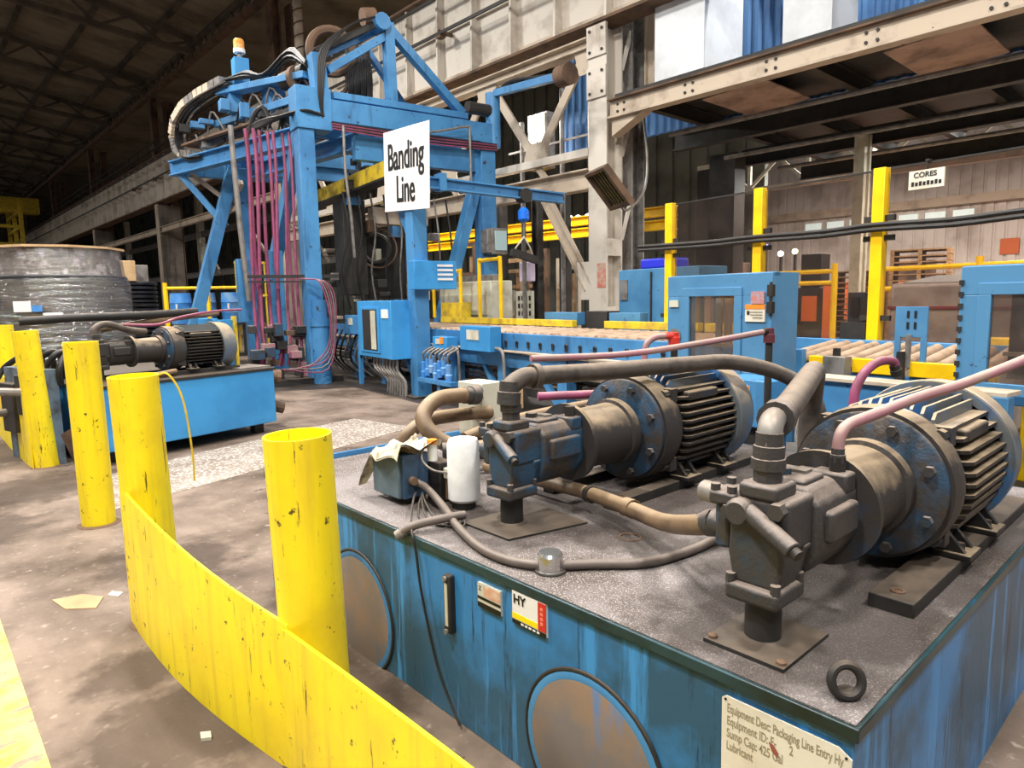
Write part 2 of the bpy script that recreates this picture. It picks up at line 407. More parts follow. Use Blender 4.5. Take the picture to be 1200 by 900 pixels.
# roof trusses across the hall, purlins and the eaves truss along the column line
def roof_truss(y, i):
    t = thing('roof_truss', 'dark steel truss across the roof, %s counted from the near end' % ORD[i], 'roof truss', (0, y, 12.6), 0, 'roof trusses')
    m = MB()
    m.bar((11, y, 12.6), (-12, y, 14.6), 0.22, 0.22); m.build('bottom_chord', M_truss, t, smooth=0)
    m = MB(); m.bar((11, y, 13.15), (-12, y, 17.2), 0.2, 0.2); m.build('top_chord', M_truss, t, smooth=0)
    m = MB()
    for k in range(9):
        x0 = 11 - k * 2.5; x1 = x0 - 1.25; x2 = x0 - 2.5
        zb = lambda x: 12.6 + (11 - x) * 2.0 / 23
        zt = lambda x: 13.15 + (11 - x) * 4.05 / 23
        m.bar((x0, y, zt(x0)), (x1, y, zb(x1)), 0.1, 0.1); m.bar((x1, y, zb(x1)), (x2, y, zt(x2)), 0.1, 0.1)
    m.build('web_member', M_truss, t, smooth=0)
    return t
for k in range(12): roof_truss(9.4 + 7.75 * k, k)
for k in range(10):
    x = 9.6 - k * 2.2
    z = 13.3 + (11.6 - x) * 4.2 / 23.6 - 0.16
    MB().bar((x, 2, z), (x, 106, z), 0.14, 0.2).build('roof_purlin', M_truss, label='long dark purlin under the roof sheets, %s from the crane columns' % ORD[k], cat='purlin', group='roof purlins', smooth=0)
t = thing('eaves_truss', 'long dark lattice truss on top of the upper columns', 'truss', (11, 10, 12.4))
MB().bar((11, 6, 12.5), (11, 106, 12.5), 0.25, 0.25).build('bottom_chord', M_rust, t, smooth=0)
MB().bar((11, 6, 13.1), (11, 106, 13.1), 0.2, 0.2).build('top_chord', M_truss, t, smooth=0)
m = MB()
for k in range(64):
    y = 6 + k * 1.55
    m.bar((11, y, 12.5), (11, y + 0.78, 13.1), 0.08, 0.08); m.bar((11, y + 0.78, 13.1), (11, y + 1.55, 12.5), 0.08, 0.08)
m.build('web_member', M_truss, t, smooth=0)

# columns of the crane runway
COLY = (9.4, 24.9, 40.4, 55.9, 71.4, 86.9)
clab = ('cream riveted steel column beside the mezzanine with splice plates near its top', 'steel building column behind the blue gantry', 'grey steel column standing behind the gantry leg at left',
        'grey steel column, second beyond the wrapped coils', 'grey steel column, third beyond the wrapped coils', 'farthest grey steel column under the crane girder')
for i, y in enumerate(COLY):
    t = thing('building_column', clab[i], 'column', (11.2, y, 0), 0, 'crane runway columns')
    mm = M_cream if i == 0 else M_beige
    MB().box((10.95, y - 0.30, 0), (10.99, y + 0.18, 6.95)).build('flange', mm, t, smooth=0)
    MB().box((11.42, y - 0.30, 0), (11.46, y + 0.18, 6.95)).build('flange', mm, t, smooth=0)
    MB().box((10.99, y - 0.09, 0), (11.42, y - 0.03, 6.95)).build('web', mm, t, smooth=0)
    m2 = M_galv if i == 0 else M_rust
    MB().box((11.75, y - 0.32, 0), (11.79, y + 0.2, 12.4)).build('rear_flange', m2, t, smooth=0)
    MB().box((12.15, y - 0.32, 0), (12.19, y + 0.2, 12.4)).build('rear_flange', m2, t, smooth=0)
    MB().box((11.79, y - 0.1, 0), (12.15, y - 0.04, 12.4)).build('rear_web', m2, t, smooth=0)
    for k in range(8):
        MB().bar((11.46, y - 0.28, 0.2 + k * 0.85), (11.76, y - 0.28, 0.2 + k * 0.85 + (0.8 if k % 2 else -0.0)), 0.03, 0.1).build('lacing_bar', mm, t, smooth=0)
    if i: MB().box((11.0, y - 0.34, 0), (12.1, y - 0.31, 6.9)).build('side_plate', mat('grey_brown_steel', (118, 108, 98), 0.8, v=(82, 74, 66), vs=1.4, streak=(60, 54, 48), stk=(0.5, 0.7), ss=(3, 3, 0.3)), t, smooth=0)
    if i == 0:
        for z0 in (5.55, 6.35):
            p = MB().box((10.91, y - 0.31, z0), (10.945, y + 0.19, z0 + 0.6)).build('splice_plate', M_cream, t, bevel=0.005)
            for dy in (-0.22, 0.1):
                for dz in (0.1, 0.5):
                    MB().cyl((10.91, y + dy, z0 + dz), (10.885, y + dy, z0 + dz), 0.03, n=8).build('rivet', M_dark, p)
        for z in (1.0, 2.4, 3.6):
            MB().box((10.99, y - 0.3, z), (11.42, y - 0.27, z + 0.35)).build('batten_plate', mm, t, smooth=0)
        MB().box((10.94, y - 0.28, 1.75), (10.948, y - 0.05, 2.25)).build('red_paint_smear', mat('red_smear', (206, 110, 96), 0.7, v=(200, 176, 156), vs=8, vlo=0.4, vhi=0.6), t)
    # upper shaft
    MB().box((11.05, y - 0.2, 9.4), (11.1, y + 0.25, 12.5)).box((11.35, y - 0.2, 9.4), (11.4, y + 0.25, 12.5)).box((11.1, y - 0.02, 9.4), (11.35, y + 0.06, 12.5)).build('upper_shaft', M_rust, t, smooth=0)

# crane girder
t = thing('crane_girder', 'long cream plate girder of the crane runway with vertical stiffeners', 'girder', (11.2, 50, 7.0))
MB().box((11.18, -3, 7.05), (11.22, 105, 9.3)).build('web_plate', M_cream, t, smooth=0)
MB().box((10.92, -3, 7.0), (11.48, 105, 7.06)).build('bottom_flange', M_rust, t, smooth=0)
MB().box((10.92, -3, 9.3), (11.48, 105, 9.36)).build('top_flange', M_rust, t, smooth=0)
MB().box((11.15, -3, 9.36), (11.25, 105, 9.5)).build('crane_rail', M_dark, t, smooth=0)
s0 = MB().prism([(10.94, 10.5, 7.06), (11.18, 10.5, 7.06), (11.18, 10.5, 9.3), (11.0, 10.5, 9.3)], (0, 0.06, 0)).build('stiffener', M_cream, t, smooth=0)
for k in range(1, 66): dup(s0, (0, k * 1.4, 0))
for k in (1, 2, 3, 4): dup(s0, (0, -k * 1.4, 0))
MB().box((11.12, -3, 7.06), (11.18, 105, 7.22)).build('flange_angle', M_beige, t, smooth=0)
MB().bar((11.10, -3, 8.35), (11.10, 105, 8.35), 0.05, 0.1).build('flange_angle', M_cream, t, smooth=0)
for z in (8.15, 9.0):
    MB().bar((10.72, -3, z), (10.72, 105, z), 0.05, 0.07).build('conductor_rail', M_dark, t, smooth=0)
for k in range(9):
    y = 10.1 + 4.2 * k
    MB().bar((11.15, y, 8.2), (10.70, y, 8.2), 0.06, 0.08).cbox((10.78, y, 8.12), (0.16, 0.2, 0.14)).build('rail_bracket', M_rust, t, smooth=0)
# corrugated walkway fascia far down the girder: rail posts
wr = thing('crane_walkway_rail', 'dark handrail and fascia running along the top of the crane girder', 'railing', (10.9, 55, 9.4))
for z in (9.75, 10.1): MB().bar((10.95, 26, z), (10.95, 105, z), 0.05, 0.05).build('rail', M_dark, wr, smooth=0)
p0 = MB().bar((10.95, 27, 9.36), (10.95, 27, 10.1), 0.05, 0.05).build('post', M_dark, wr, smooth=0)
for k in range(1, 40): dup(p0, (0, 2.0 * k, 0))

# lattice bracing between the first two columns
t = thing('lattice_bracing', 'cream lattice truss with diagonals hung under the crane girder beside the column', 'truss', (11, 17, 4.5))
MB().ibeam((11.05, 9.6, 6.68), (11.05, 24.7, 6.68), 0.3, 0.22).build('top_chord', M_beige, t, smooth=0)
MB().bar((11.05, 9.6, 4.55), (11.05, 24.7, 4.55), 0.2, 0.16).build('bottom_chord', M_cream, t, smooth=0)
for k in range(5):
    y = 11.2 + 3.2 * k
    MB().bar((11.02, y - 1.55, 6.6), (11.02, y - 0.05, 4.65), 0.06, 0.2).build('diagonal', M_beige, t, smooth=0)
    MB().bar((11.06, y + 1.55, 6.6), (11.06, y + 0.05, 4.65), 0.06, 0.2).build('diagonal', M_beige, t, smooth=0)
    MB().prism([(10.98, y - 0.4, 4.45), (10.98, y + 0.4, 4.45), (10.98, y + 0.25, 5.0), (10.98, y - 0.25, 5.0)], (0.02, 0, 0)).build('gusset', M_beige, t, smooth=0)
    MB().prism([(10.98, y - 1.95, 6.6), (10.98, y - 1.2, 6.6), (10.98, y - 1.35, 6.1), (10.98, y - 1.75, 6.1)], (0.02, 0, 0)).build('gusset', M_beige, t, smooth=0)
    MB().bar((11.05, y, 4.5), (11.05, y - 0.35, 4.1), 0.05, 0.15).build('hanger', M_beige, t, smooth=0)
t = thing('lower_tie_beam', 'deep cream beam below the lattice truss with a sloping knee brace to the column', 'beam', (11, 17, 3.6))
MB().ibeam((11.05, 9.6, 4.0), (11.05, 24.7, 4.0), 0.3, 0.42).build('beam', M_beige, t, smooth=0)
MB().ibeam((11.02, 10.9, 3.75), (11.02, 9.62, 1.75), 0.14, 0.24, 0.03, (0, 1, 0)).build('knee_brace', M_beige, t, smooth=0)
MB().prism([(10.98, 9.6, 1.5), (10.98, 9.85, 1.5), (10.98, 9.95, 2.3), (10.98, 9.6, 2.3)], (0.02, 0, 0)).build('gusset', M_cream, t, smooth=0)

# things in the dark bay behind the lattice
t = thing('steel_staircase_frame', 'grey pipe frame standing in the dark behind the lattice truss', 'frame', (12.5, 12, 0))
for y, z1 in ((10.0, 6.6), (10.7, 6.6), (11.6, 6.5), (13.0, 6.0)): MB().cyl((12.3, y, 0), (12.3, y, z1), 0.06, n=8).build('pipe', M_galv, t)
MB().bar((12.3, 9.8, 5.3), (12.3, 13.5, 5.3), 0.04, 0.05).build('cross_pipe', M_galv, t)
t = thing('grey_wall_cabinet', 'tall grey cabinet in the dark behind the lattice truss', 'cabinet', (12.9, 12.9, 4.4))
MB().box((12.8, 12.6, 4.9), (13.1, 13.3, 6.3)).build('body', M_galv, t, bevel=0.01)
MB().box((12.77, 12.65, 4.95), (12.8, 12.92, 6.25)).build('door', M_plate, t, bevel=0.004)
MB().box((12.77, 12.96, 4.95), (12.8, 13.25, 6.25)).build('door', M_plate, t, bevel=0.004)

# mezzanine with riveted fascia beam, joists, brown underside panels
t = thing('mezzanine_platform', 'riveted steel mezzanine with cream fascia beam and brown dirty underside', 'platform', (15, 2, 5.0))
MB().box((11.0, -7, 5.12), (11.03, 9.05, 5.42)).build('fascia_web', M_beige, t, smooth=0)
MB().box((10.9, -7, 5.42), (11.14, 9.05, 5.45)).build('fascia_flange', M_rust, t, smooth=0)
MB().box((10.9, -7, 5.08), (11.14, 9.05, 5.12)).build('fascia_flange', M_beige, t, smooth=0)
for k in range(10):
    for dy in (0, 0.16):
        for dz in (5.2, 5.34):
            y = 8.85 - 1.55 * k - dy
            MB().cyl((11.0, y, dz), (10.975, y, dz), 0.026, n=6).build('rivet', M_dark, t)
MB().box((11.03, -7, 5.45), (20, 8.95, 5.55)).build('deck', M_dark, t, smooth=0)
for k in range(10):
    y = 8.3 - 1.55 * k
    MB().ibeam((11.05, y, 5.3), (20, y, 5.3), 0.16, 0.28, 0.025).build('joist', M_dark, t, smooth=0)
for x in (13.5, 16.5, 19.8):
    MB().ibeam((x, -7, 5.0), (x, 9.2, 5.0), 0.2, 0.4, 0.03).build('cross_beam', M_dark, t, smooth=0)
M_under = mat('brown_underside_panel', (178, 150, 136), 0.7, v=(120, 98, 86), vs=1.5)
for k in range(6):
    y = 7.2 - 3.1 * k
    MB().prism([(11.4, y, 5.12), (13.2, y, 5.12), (13.2, y - 1.2, 5.2), (11.4, y - 1.2, 5.2)], (0, 0, 0.02)).build('underside_panel', M_under, t, smooth=0)
for x, z in ((12.4, 4.9), (14.6, 4.7), (17.2, 4.75)):
    MB().cyl((x, -6, z), (x, 8.6, z), 0.05, n=8).build('pipe', M_galv, t)
MB().prism([(11.0, 9.0, 5.1), (11.0, 8.2, 5.1), (11.0, 9.0, 4.75)], (0.25, 0, 0)).build('support_bracket', M_beige, t, smooth=0)

def mezz_unit(y0, y1, x1, ztop, label):
    t = thing('white_electrical_cabinet', label, 'cabinet', (12, (y0 + y1) / 2, 5.55), 0, 'white cabinets on the mezzanine')
    MB().box((11.3, y1, 5.65), (x1, y0, ztop)).build('body', M_white, t, bevel=0.015)
    MB().box((11.295, y1 + 0.002, 5.652), (11.3, y0 - 0.002, ztop)).build('door', M_white, t)
    MB().box((11.36, y1 + 0.06, 5.55), (x1 - 0.06, y0 - 0.06, 5.65)).build('plinth', M_dark, t)
mezz_unit(8.19, 7.11, 12.65, 8.2, 'large white sheet metal cabinet on the mezzanine beside the cream column')
mezz_unit(5.64, 4.84, 12.3, 8.2, 'narrower white sheet metal cabinet on the mezzanine, second from the cream column')
mezz_unit(3.49, 2.2, 12.4, 8.2, 'white cabinet on the mezzanine at the top right corner, mostly cut off')
for k, y in enumerate((10.2, 7.3, 4.6, 2.2)):
    MB().bar((13.8, y, 8.4), (13.8, y - 1.6, 5.5), 0.1, 0.12).build('diagonal_brace', M_galv, label='grey diagonal brace before the blue sheeted wall, %s from the left' % ORD[k], cat='brace', group='wall braces', smooth=0)
t = thing('grey_post_frame', 'grey steel post at the left end of the blue sheeted wall', 'post', (13.0, 9.0, 5.5))
MB().ibeam((12.2, 8.9, 5.55), (12.2, 8.9, 8.2), 0.22, 0.25, 0.03, (0, 1, 0)).build('post', M_beige, t, smooth=0)
MB().bar((12.2, 8.7, 8.0), (12.2, 6.8, 8.25), 0.15, 0.2).build('top_rail', M_galv, t, smooth=0)
t = thing('floodlight', 'tilted square floodlight with louvred housing hung on the cream column', 'light', (10.0, 8.2, 3.5))
F = Matrix.Translation((10.0, 8.25, 3.55)) @ Matrix.Rotation(math.radians(-25), 4, 'Z') @ Matrix.Rotation(math.radians(-40), 4, 'Y')
MB(F).box((-0.06, -0.42, -0.42), (0.06, 0.42, -0.36)).box((-0.06, -0.42, 0.36), (0.06, 0.42, 0.42)).box((-0.06, -0.42, -0.36), (0.06, -0.36, 0.36)).box((-0.06, 0.36, -0.36), (0.06, 0.42, 0.36)).build('frame', M_rust, t)
MB(F).box((0.02, -0.36, -0.36), (0.05, 0.36, 0.36)).build('back_panel', M_yellowworn, t)
for k in range(6): MB(F).box((-0.03, -0.3 + k * 0.11, -0.34), (0.0, -0.27 + k * 0.11, 0.34)).build('louvre', M_dark, t)
MB().bar((10.05, 8.3, 3.9), (11.0, 9.2, 4.0), 0.05, 0.05).build('arm', M_rust, t)
MB().tube([(11.5, 8.6, 5.2), (11.5, 8.5, 4.2), (11.3, 8.45, 3.6), (10.6, 8.3, 3.2), (10.2, 8.2, 3.3)], 0.025, 8).build('dangling_cable', M_galv, label='loose grey cable sagging beside the tilted floodlight', cat='cable')
m = thing('spiral_duct', 'vertical spiral wound pipe in front of the dark roof beside the gantry tower', 'pipe', (11.1, 22.4, 9))
MB().cyl((11.0, 22.5, 9.4), (11.0, 22.5, 12.4), 0.16, n=14).build('pipe', M_beige, m)
sp = [(11.0 + 0.17 * math.cos(k * 0.7), 22.5 + 0.17 * math.sin(k * 0.7), 9.4 + k * 0.045) for k in range(66)]
MB().tube(sp, 0.025, 6, 1).build('spiral_seam', M_rust, m)

# the bay behind the fence, seen under the mezzanine
for i, (y, z, c) in enumerate(((12.9, 3.35, (90, 110, 255)), (12.3, 3.05, (225, 235, 255)), (11.75, 3.1, (255, 236, 190)))):
    l = thing('vehicle_lamp', ('blue warning', 'white head', 'yellowish head')[i] + ' lamp of a vehicle far behind the middle fence panel', 'lamp', (25, y, z))
    MB().lathe((25, y, z), (-1, -0.4, 0), [(0, 0), (0, 0.11), (0.04, 0.08), (0.06, 0)], 12).build('lens', mat('vehicle_lamp_%d' % i, c, emit=c, es=9), l)
    MB().cyl((25.05, y, 0), (25.05, y, z + 0.1), 0.06, n=8).build('stalk', M_dark, l)
for i, (x, y, w, h, mm) in enumerate(((22.6, 13.2, 1.6, 2.7, M_brownmach), (23.5, 10.6, 1.3, 2.9, M_dark), (26, 8.2, 1.8, 2.6, M_brownmach), (22, 3.4, 1.4, 2.5, M_rust), (24, 1.2, 1.5, 3.0, M_brownmach))):
    t = thing('stored_machine', ('leftmost brown', 'dark', 'middle brown', 'rust coloured', 'rightmost brown')[i] + ' machine stored in the far bay behind the fence', 'machine', (x, y, 0))
    MB().box((x, y - w / 2, 0), (x + 1, y + w / 2, h * 0.6)).build('base', mm, t, bevel=0.03)
    MB().box((x + 0.1, y - w * 0.35, h * 0.6), (x + 0.8, y + w * 0.2, h)).build('head', mm, t, bevel=0.03)
    MB().box((x - 0.04, y - w * 0.3, h * 0.2), (x, y + w * 0.1, h * 0.5)).build('panel', (M_plate, M_orangebox, M_galv, M_card, M_orangebox)[i], t)
t = thing('guide_posts', 'row of pale upright guide posts seen through the window of the middle guard', 'posts', Wp(1.75, -4.4, 0), RZ)
for k in range(4):
    b = -4.0 - 0.21 * k
    MB(FG).box((1.7, b - 0.09, 0), (1.76, b, 1.72 if k != 1 else 1.66)).build('post', (M_plate, M_sign, M_card, M_plate)[k], t)
t = thing('far_roof_truss', 'pale steel truss under the far bay roof lit by two lamps', 'truss', (22, 8, 5.2))
MB().bar((22, 14, 6.05), (22, 2, 6.05), 0.15, 0.22).build('top_chord', M_plate, t, smooth=0)
MB().bar((22, 14, 5.05), (22, 2, 5.05), 0.15, 0.16).build('bottom_chord', M_beige, t, smooth=0)
for k in range(6):
    y = 13 - 2.0 * k
    for a, b in ((y, y - 1.0), (y - 2.0, y - 1.0)): MB().bar((22, a, 6.0), (22, b, 5.1), 0.08, 0.1).build('web_member', M_plate, t, smooth=0)
    MB().bar((22, y - 1, 6.0), (22, y - 1, 5.1), 0.1, 0.12).build('web_member', M_plate, t, smooth=0)
for (y, z, lab) in ((9.5, 5.55, 'small glaring lamp under the far truss, left of two'), (7.95, 5.8, 'small glaring lamp under the far truss, right of two')):
    l = thing('hanging_lamp', lab, 'lamp', (21.7, y, z))
    MB().lathe((21.7, y, z), (0, 0, 1), [(0, 0), (0, 0.13), (0.06, 0.13), (0.06, 0)], 12).build('lens', M_lamp, l)
    MB().lathe((21.7, y, z + 0.06), (0, 0, 1), [(0, 0.16), (0.2, 0.06), (0.3, 0.05), (0.3, 0)], 12).build('shade', M_galv, l)
    MB().cyl((21.7, y, z + 0.3), (22, y, 6.1), 0.03, n=6).build('stem', M_galv, l)
for i, (y, z) in enumerate(((18.5, 4.65), (18.05, 4.6), (17.55, 4.6), (17.5, 4.1))):
    l = thing('distant_lamp', ('leftmost', 'second', 'third', 'lower')[i] + ' round white lamp glowing in the bay left of the cream column', 'lamp', (20, y, z), 0, 'distant round lamps')
    MB().lathe((20, y, z), (-1, -0.6, 0), [(0, 0), (0, 0.13), (0.05, 0.10), (0.07, 0)], 12).build('lens', M_lamp if i < 3 else mat('lamp_warm', (255, 220, 150), emit=(255, 214, 140), es=8), l)
    MB().lathe((20, y, z), (1, 0.6, 0), [(0, 0.15), (0.15, 0.08), (0.15, 0)], 12).build('housing', M_dark, l)
    MB().cyl((20.15, y + 0.1, 0), (20.15, y + 0.1, z + 0.2), 0.04, n=8).build('pole', M_dark, l)
for i in range(7):
    y = 14.2 - 1.0 * i
    if i == 3: continue
    MB().box((31.95, y - 0.36, 4.2), (32.02, y + 0.36, 4.75)).build('window_%d' % (i + 1), M_window, kind='structure', smooth=0)
MB().box((31.7, -2, 4.95), (32.0, 18, 5.3)).build('crane_beam', M_beige, label='long pale horizontal beam across the far wall', cat='beam', smooth=0)
for i, (y, w) in enumerate(((6.15, 0.22), (2.7, 0.6))):
    MB().box((16.0 + i * 5, y - w / 2, 0), (16.15 + i * 5, y + w / 2, 5.0)).box((16.3 + i * 5, y - w / 2, 0), (16.4 + i * 5, y + w / 2, 5.0)).box((16.15 + i * 5, y - 0.05, 0), (16.3 + i * 5, y + 0.05, 5.0)).build(
        'bay_column', (M_plate, M_rust)[i], label=('pale green steel column behind the fence', 'dark brown steel column behind the fence at right')[i], cat='column', smooth=0)
for i, (y, x) in enumerate(((10.5, 17), (9.2, 15.5))):
    MB().box((x, y - 0.35, 0), (x + 0.5, y + 0.35, 5.0)).build('dark_bay_column', M_dark, label=('dark column behind the fence, left of two', 'dark column behind the fence, right of two')[i], cat='column', smooth=0)
def pallet_stack(x, y, n, lab, z0=0.0):
    t = thing('pallet_stack', lab, 'pallets', (x, y, z0), 0.2)
    F = Matrix.Translation((x, y, z0)) @ Matrix.Rotation(0.2, 4, 'Z')
    d0 = s1 = None
    d0 = MB(F).box((-0.5, -0.6, 0.1), (0.5, 0.6, 0.13)).build('deck', M_wood, t, smooth=0)
    s1 = MB(F).box((-0.5, -0.6, 0), (0.5, -0.52, 0.1)).box((-0.5, -0.04, 0), (0.5, 0.04, 0.1)).box((-0.5, 0.52, 0), (0.5, 0.6, 0.1)).build('stringer', M_wood, t, smooth=0)
    for k in range(1, n):
        dup(d0, (0, 0, 0.14 * k)); dup(s1, (0, 0, 0.14 * k))
pallet_stack(18.0, 5.4, 18, 'tall stack of wooden pallets behind the fence near the brown column')
pallet_stack(18.6, 6.9, 15, 'shorter stack of wooden pallets left of the tall one behind the fence')
pallet_stack(15.0, 7.8, 14, 'stack of pale wooden pallets behind the left fence panel')
def railing(pts, zs, m, lab):
    t = thing('guard_rail', lab, 'railing', pts[0] + (0,))
    for z in zs:
        for a, b in zip(pts, pts[1:]): MB().cyl(a + (z,), b + (z,), 0.045, n=8).build('rail', m, t)
    for p in pts: MB().cyl(p + (0,), p + (max(zs) + 0.15,), 0.06, n=8).build('post', m, t)
railing([(14, 8.2), (14, 5.75)], (1.98, 1.75), M_yellowpost, 'short yellow pipe guard rail behind the fence right of the window guard')
railing([(14.3, 5.0), (14.0, 3.3), (13.6, 1.5)], (1.98, 1.6), M_yellowpost, 'long yellow pipe guard rail behind the fence at right')
for i, (y, z0, c) in enumerate(((7.4, 1.5, M_orangebox), (6.5, 1.45, M_orangebox), (8.4, 1.5, M_orangebox))):
    o = MB().box((20.5, y - 0.35, 0), (21.2, y + 0.35, z0 + 0.3)).box((20.46, y - 0.37, z0 + 0.3), (21.24, y + 0.37, z0 + 0.36))
    o.build('orange_crate', c, bevel=0.02, label=('orange crate behind the fence beside the bright lamps', 'orange crate right of the pale green column', 'orange crate farthest left behind the fence')[i], cat='crate', group='orange crates')
for i, (y, z) in enumerate(((3.6, 3.1), (2.0, 3.2), (6.6, 2.9), (5.8, 3.0))):
    MB().box((31.96, y - 0.3, z), (32.01, y + 0.3, z + 0.6)).build('red_notice', M_orangebox, label='small red notice on the far pale wall, %s' % ('third from the left', 'rightmost', 'leftmost', 'second from the left')[i], cat='notice', group='red notices on the far wall')
# brown machinery left of the cream column
for i, (y0, y1, z0, z1, mm) in enumerate(((15.4, 16.3, 0, 2.9, M_brownmach), (14.35, 15.2, 0, 2.6, M_wood), (16.5, 17.4, 0, 3.2, M_brownmach), (13.35, 14.15, 0, 2.8, M_rust), (12.2, 13.0, 0, 2.5, M_beige))):
    t = thing('bar_rack', ('brown bar rack behind the conveyor, third from the cream column', 'rust brown bar rack behind the conveyor, second from the cream column', 'brown bar rack nearest the blue gantry column', 'rust red bar rack just left of the sloping knee brace', 'pale bar rack behind the sloping knee brace')[i], 'rack', (13.5, (y0 + y1) / 2, 0))
    MB().box((13.5, y0, z0), (13.62, y0 + 0.12, z1)).build('upright', mm, t); MB().box((13.5, y1 - 0.12, z0), (13.62, y1, z1)).build('upright', mm, t)
    for k in range(5): MB().box((13.45, y0 + 0.12, 0.5 + k * 0.45), (13.6, y1 - 0.12, 0.6 + k * 0.45)).build('shelf', M_wood if k % 2 else mm, t)
    for k in range(4): MB().box((13.42, y0 + 0.14 + k * 0.15, 0.6 + 0.45 * (k % 3)), (13.5, y0 + 0.24 + k * 0.15, 1.5 + 0.3 * (k % 2))).build('standing_bar', (M_card, M_plate, M_rust, M_wood)[k], t)
    MB().box((13.5, y0, z1), (13.62, y1, z1 + 0.12)).build('top_beam', mm, t)
    MB().cyl((13.8, (y0 + y1) / 2, 0), (13.8, (y0 + y1) / 2, z1 - 0.3), 0.12, n=10).build('bar_bundle', M_card, t)
for z, lab in ((3.72, 'upper yellow crane beam in the bay left of the cream column'), (3.38, 'lower yellow crane beam in the bay left of the cream column')):
    t = thing('yellow_crane_beam', lab, 'beam', (15, 16.5, z))
    MB().ibeam((15, 22, z + 0.12), (15, 10.2, z), 0.22, 0.26).build('beam', M_yellowpost, t, smooth=0)
    MB().cbox((15, 18, z - 0.2), (0.2, 0.3, 0.2)).build('trolley', M_dark, t)
for i, y in enumerate((13.0, 12.0, 14.4)):
    MB().ibeam((12.8, y, 0), (12.8, y, 4.4), 0.2, 0.24, 0.03, (0, 1, 0)).build('dark_upright', M_dark, label='thin dark steel upright behind the conveyor, %s left of the cream column' % ('second', 'first', 'third')[i], cat='post', group='dark uprights', smooth=0)
t = thing('pale_switch_box', 'pale lilac switch box on a white perforated stand behind the conveyor', 'box', (12.5, 12.6, 0))
MB().box((12.4, 12.9, 2.0), (12.6, 13.3, 2.5)).build('box', mat('lilac', (206, 190, 214), 0.6), t, bevel=0.01)
MB().box((12.45, 12.85, 0.3), (12.5, 13.5, 1.75)).build('panel', M_plate, t)
for k in range(4):
    for j in range(3): MB().box((12.43, 12.93 + k * 0.14, 1.1 + j * 0.2), (12.45, 12.99 + k * 0.14, 1.22 + j * 0.2)).build('slot', M_dark, t)
bl = ('first', 'second', 'third', 'fourth', 'fifth')
for i, y in enumerate((32.0, 38.0, 46.0, 54.0, 64.0)):
    t = thing('inner_bay_column', 'pale grey slender column in the dark bay beyond the crane columns, %s from the gantry' % bl[i], 'column', (15, y, 0), 0, 'inner bay columns')
    MB().ibeam((15, y, 0), (15, y, 8.5), 0.35, 0.5, 0.05, (0, 1, 0)).build('shaft', M_plate, t, smooth=0)
    MB().bar((15, y, 5.8), (15, y - 3.2, 3.4), 0.12, 0.16).build('brace', M_beige, t, smooth=0)
for z in (3.5, 6.0):
    MB().ibeam((15, 26, z), (15, 90, z), 0.2, 0.35, 0.03).build('bay_tie_beam', M_galv, label=('lower' if z < 5 else 'upper') + ' grey tie beam running through the dark inner bay', cat='beam', smooth=0)
MB().ibeam((11.1, 25, 5.6), (11.1, 86, 5.6), 0.2, 0.3, 0.03).build('bay_tie_beam', M_beige, label='grey tie beam between the crane columns below the girder', cat='beam', smooth=0)
# far end of the aisle: yellow crane cage and low clutter beyond the wrapped coils
t = thing('yellow_crane_cage', 'yellow overhead crane cab and ladder cage at the far left end of the hall', 'crane', (7.5, 78, 5))
for y in (72, 76, 80):
    for x in (5.5, 8.8): MB().bar((x, y, 5.5), (x, y, 10.8), 0.3, 0.3).build('cage_post', M_yellowworn, t, smooth=0)
for z in (5.6, 7.0, 8.5, 9.8): MB().bar((5.5, 72, z), (8.8, 72, z), 0.25, 0.25).bar((8.8, 72, z), (8.8, 80, z), 0.25, 0.25).build('cage_rail', M_yellowworn, t, smooth=0)
MB().box((-10, 74, 9.9), (10.5, 75.4, 11.2)).build('bridge_girder', M_yellowworn, t, smooth=0)
for i, (x, y) in enumerate(((6.3, 21.5), (6.9, 21.2), (7.5, 20.7))):
    t = thing('blue_drum', 'blue plastic drum on a stand behind the far power unit, ' + ('left', 'middle', 'right')[i] + ' of three', 'drum', (x, y, 0), 0, 'blue drums')
    MB().lathe((x, y, 1.0), (0, 0, 1), [(0, 0), (0, 0.28), (0.3, 0.3), (0.32, 0.31), (0.34, 0.3), (0.6, 0.3), (0.62, 0.31), (0.64, 0.3), (0.9, 0.28), (0.9, 0)], 20).build('barrel', M_bin, t)
    MB().box((x - 0.3, y - 0.3, 0), (x + 0.3, y + 0.3, 0.1)).box((x - 0.28, y - 0.28, 0.1), (x - 0.2, y - 0.2, 0.95)).box((x + 0.2, y - 0.28, 0.1), (x + 0.28, y - 0.2, 0.95)).box((x - 0.3, y - 0.3, 0.93), (x + 0.3, y + 0.3, 1.0)).build('stand', M_dark, t)
    MB().cbox((x - 0.2, y - 0.22, 1.5), (0.02, 0.2, 0.16)).build('label', M_sign, t)
railing([(5.6, 20.4), (6.6, 20.0), (7.6, 19.5)], (2.02,), M_yellowpost, 'yellow pipe rail in front of the blue drums')
t = thing('yellow_lattice_gate', 'yellow vertical bar gate between the gantry legs at left', 'gate', (8.0, 21.0, 0))
for k in range(7): MB().bar((7.75 + k * 0.14, 20.9 - k * 0.02, 0.0), (7.75 + k * 0.14, 20.9 - k * 0.02, 2.8), 0.04, 0.04).build('bar', M_yellowworn, t)
for z in (0.8, 1.8, 2.8): MB().bar((7.72, 20.92, z), (8.65, 20.76, z), 0.05, 0.07).build('rail', M_yellowworn, t)

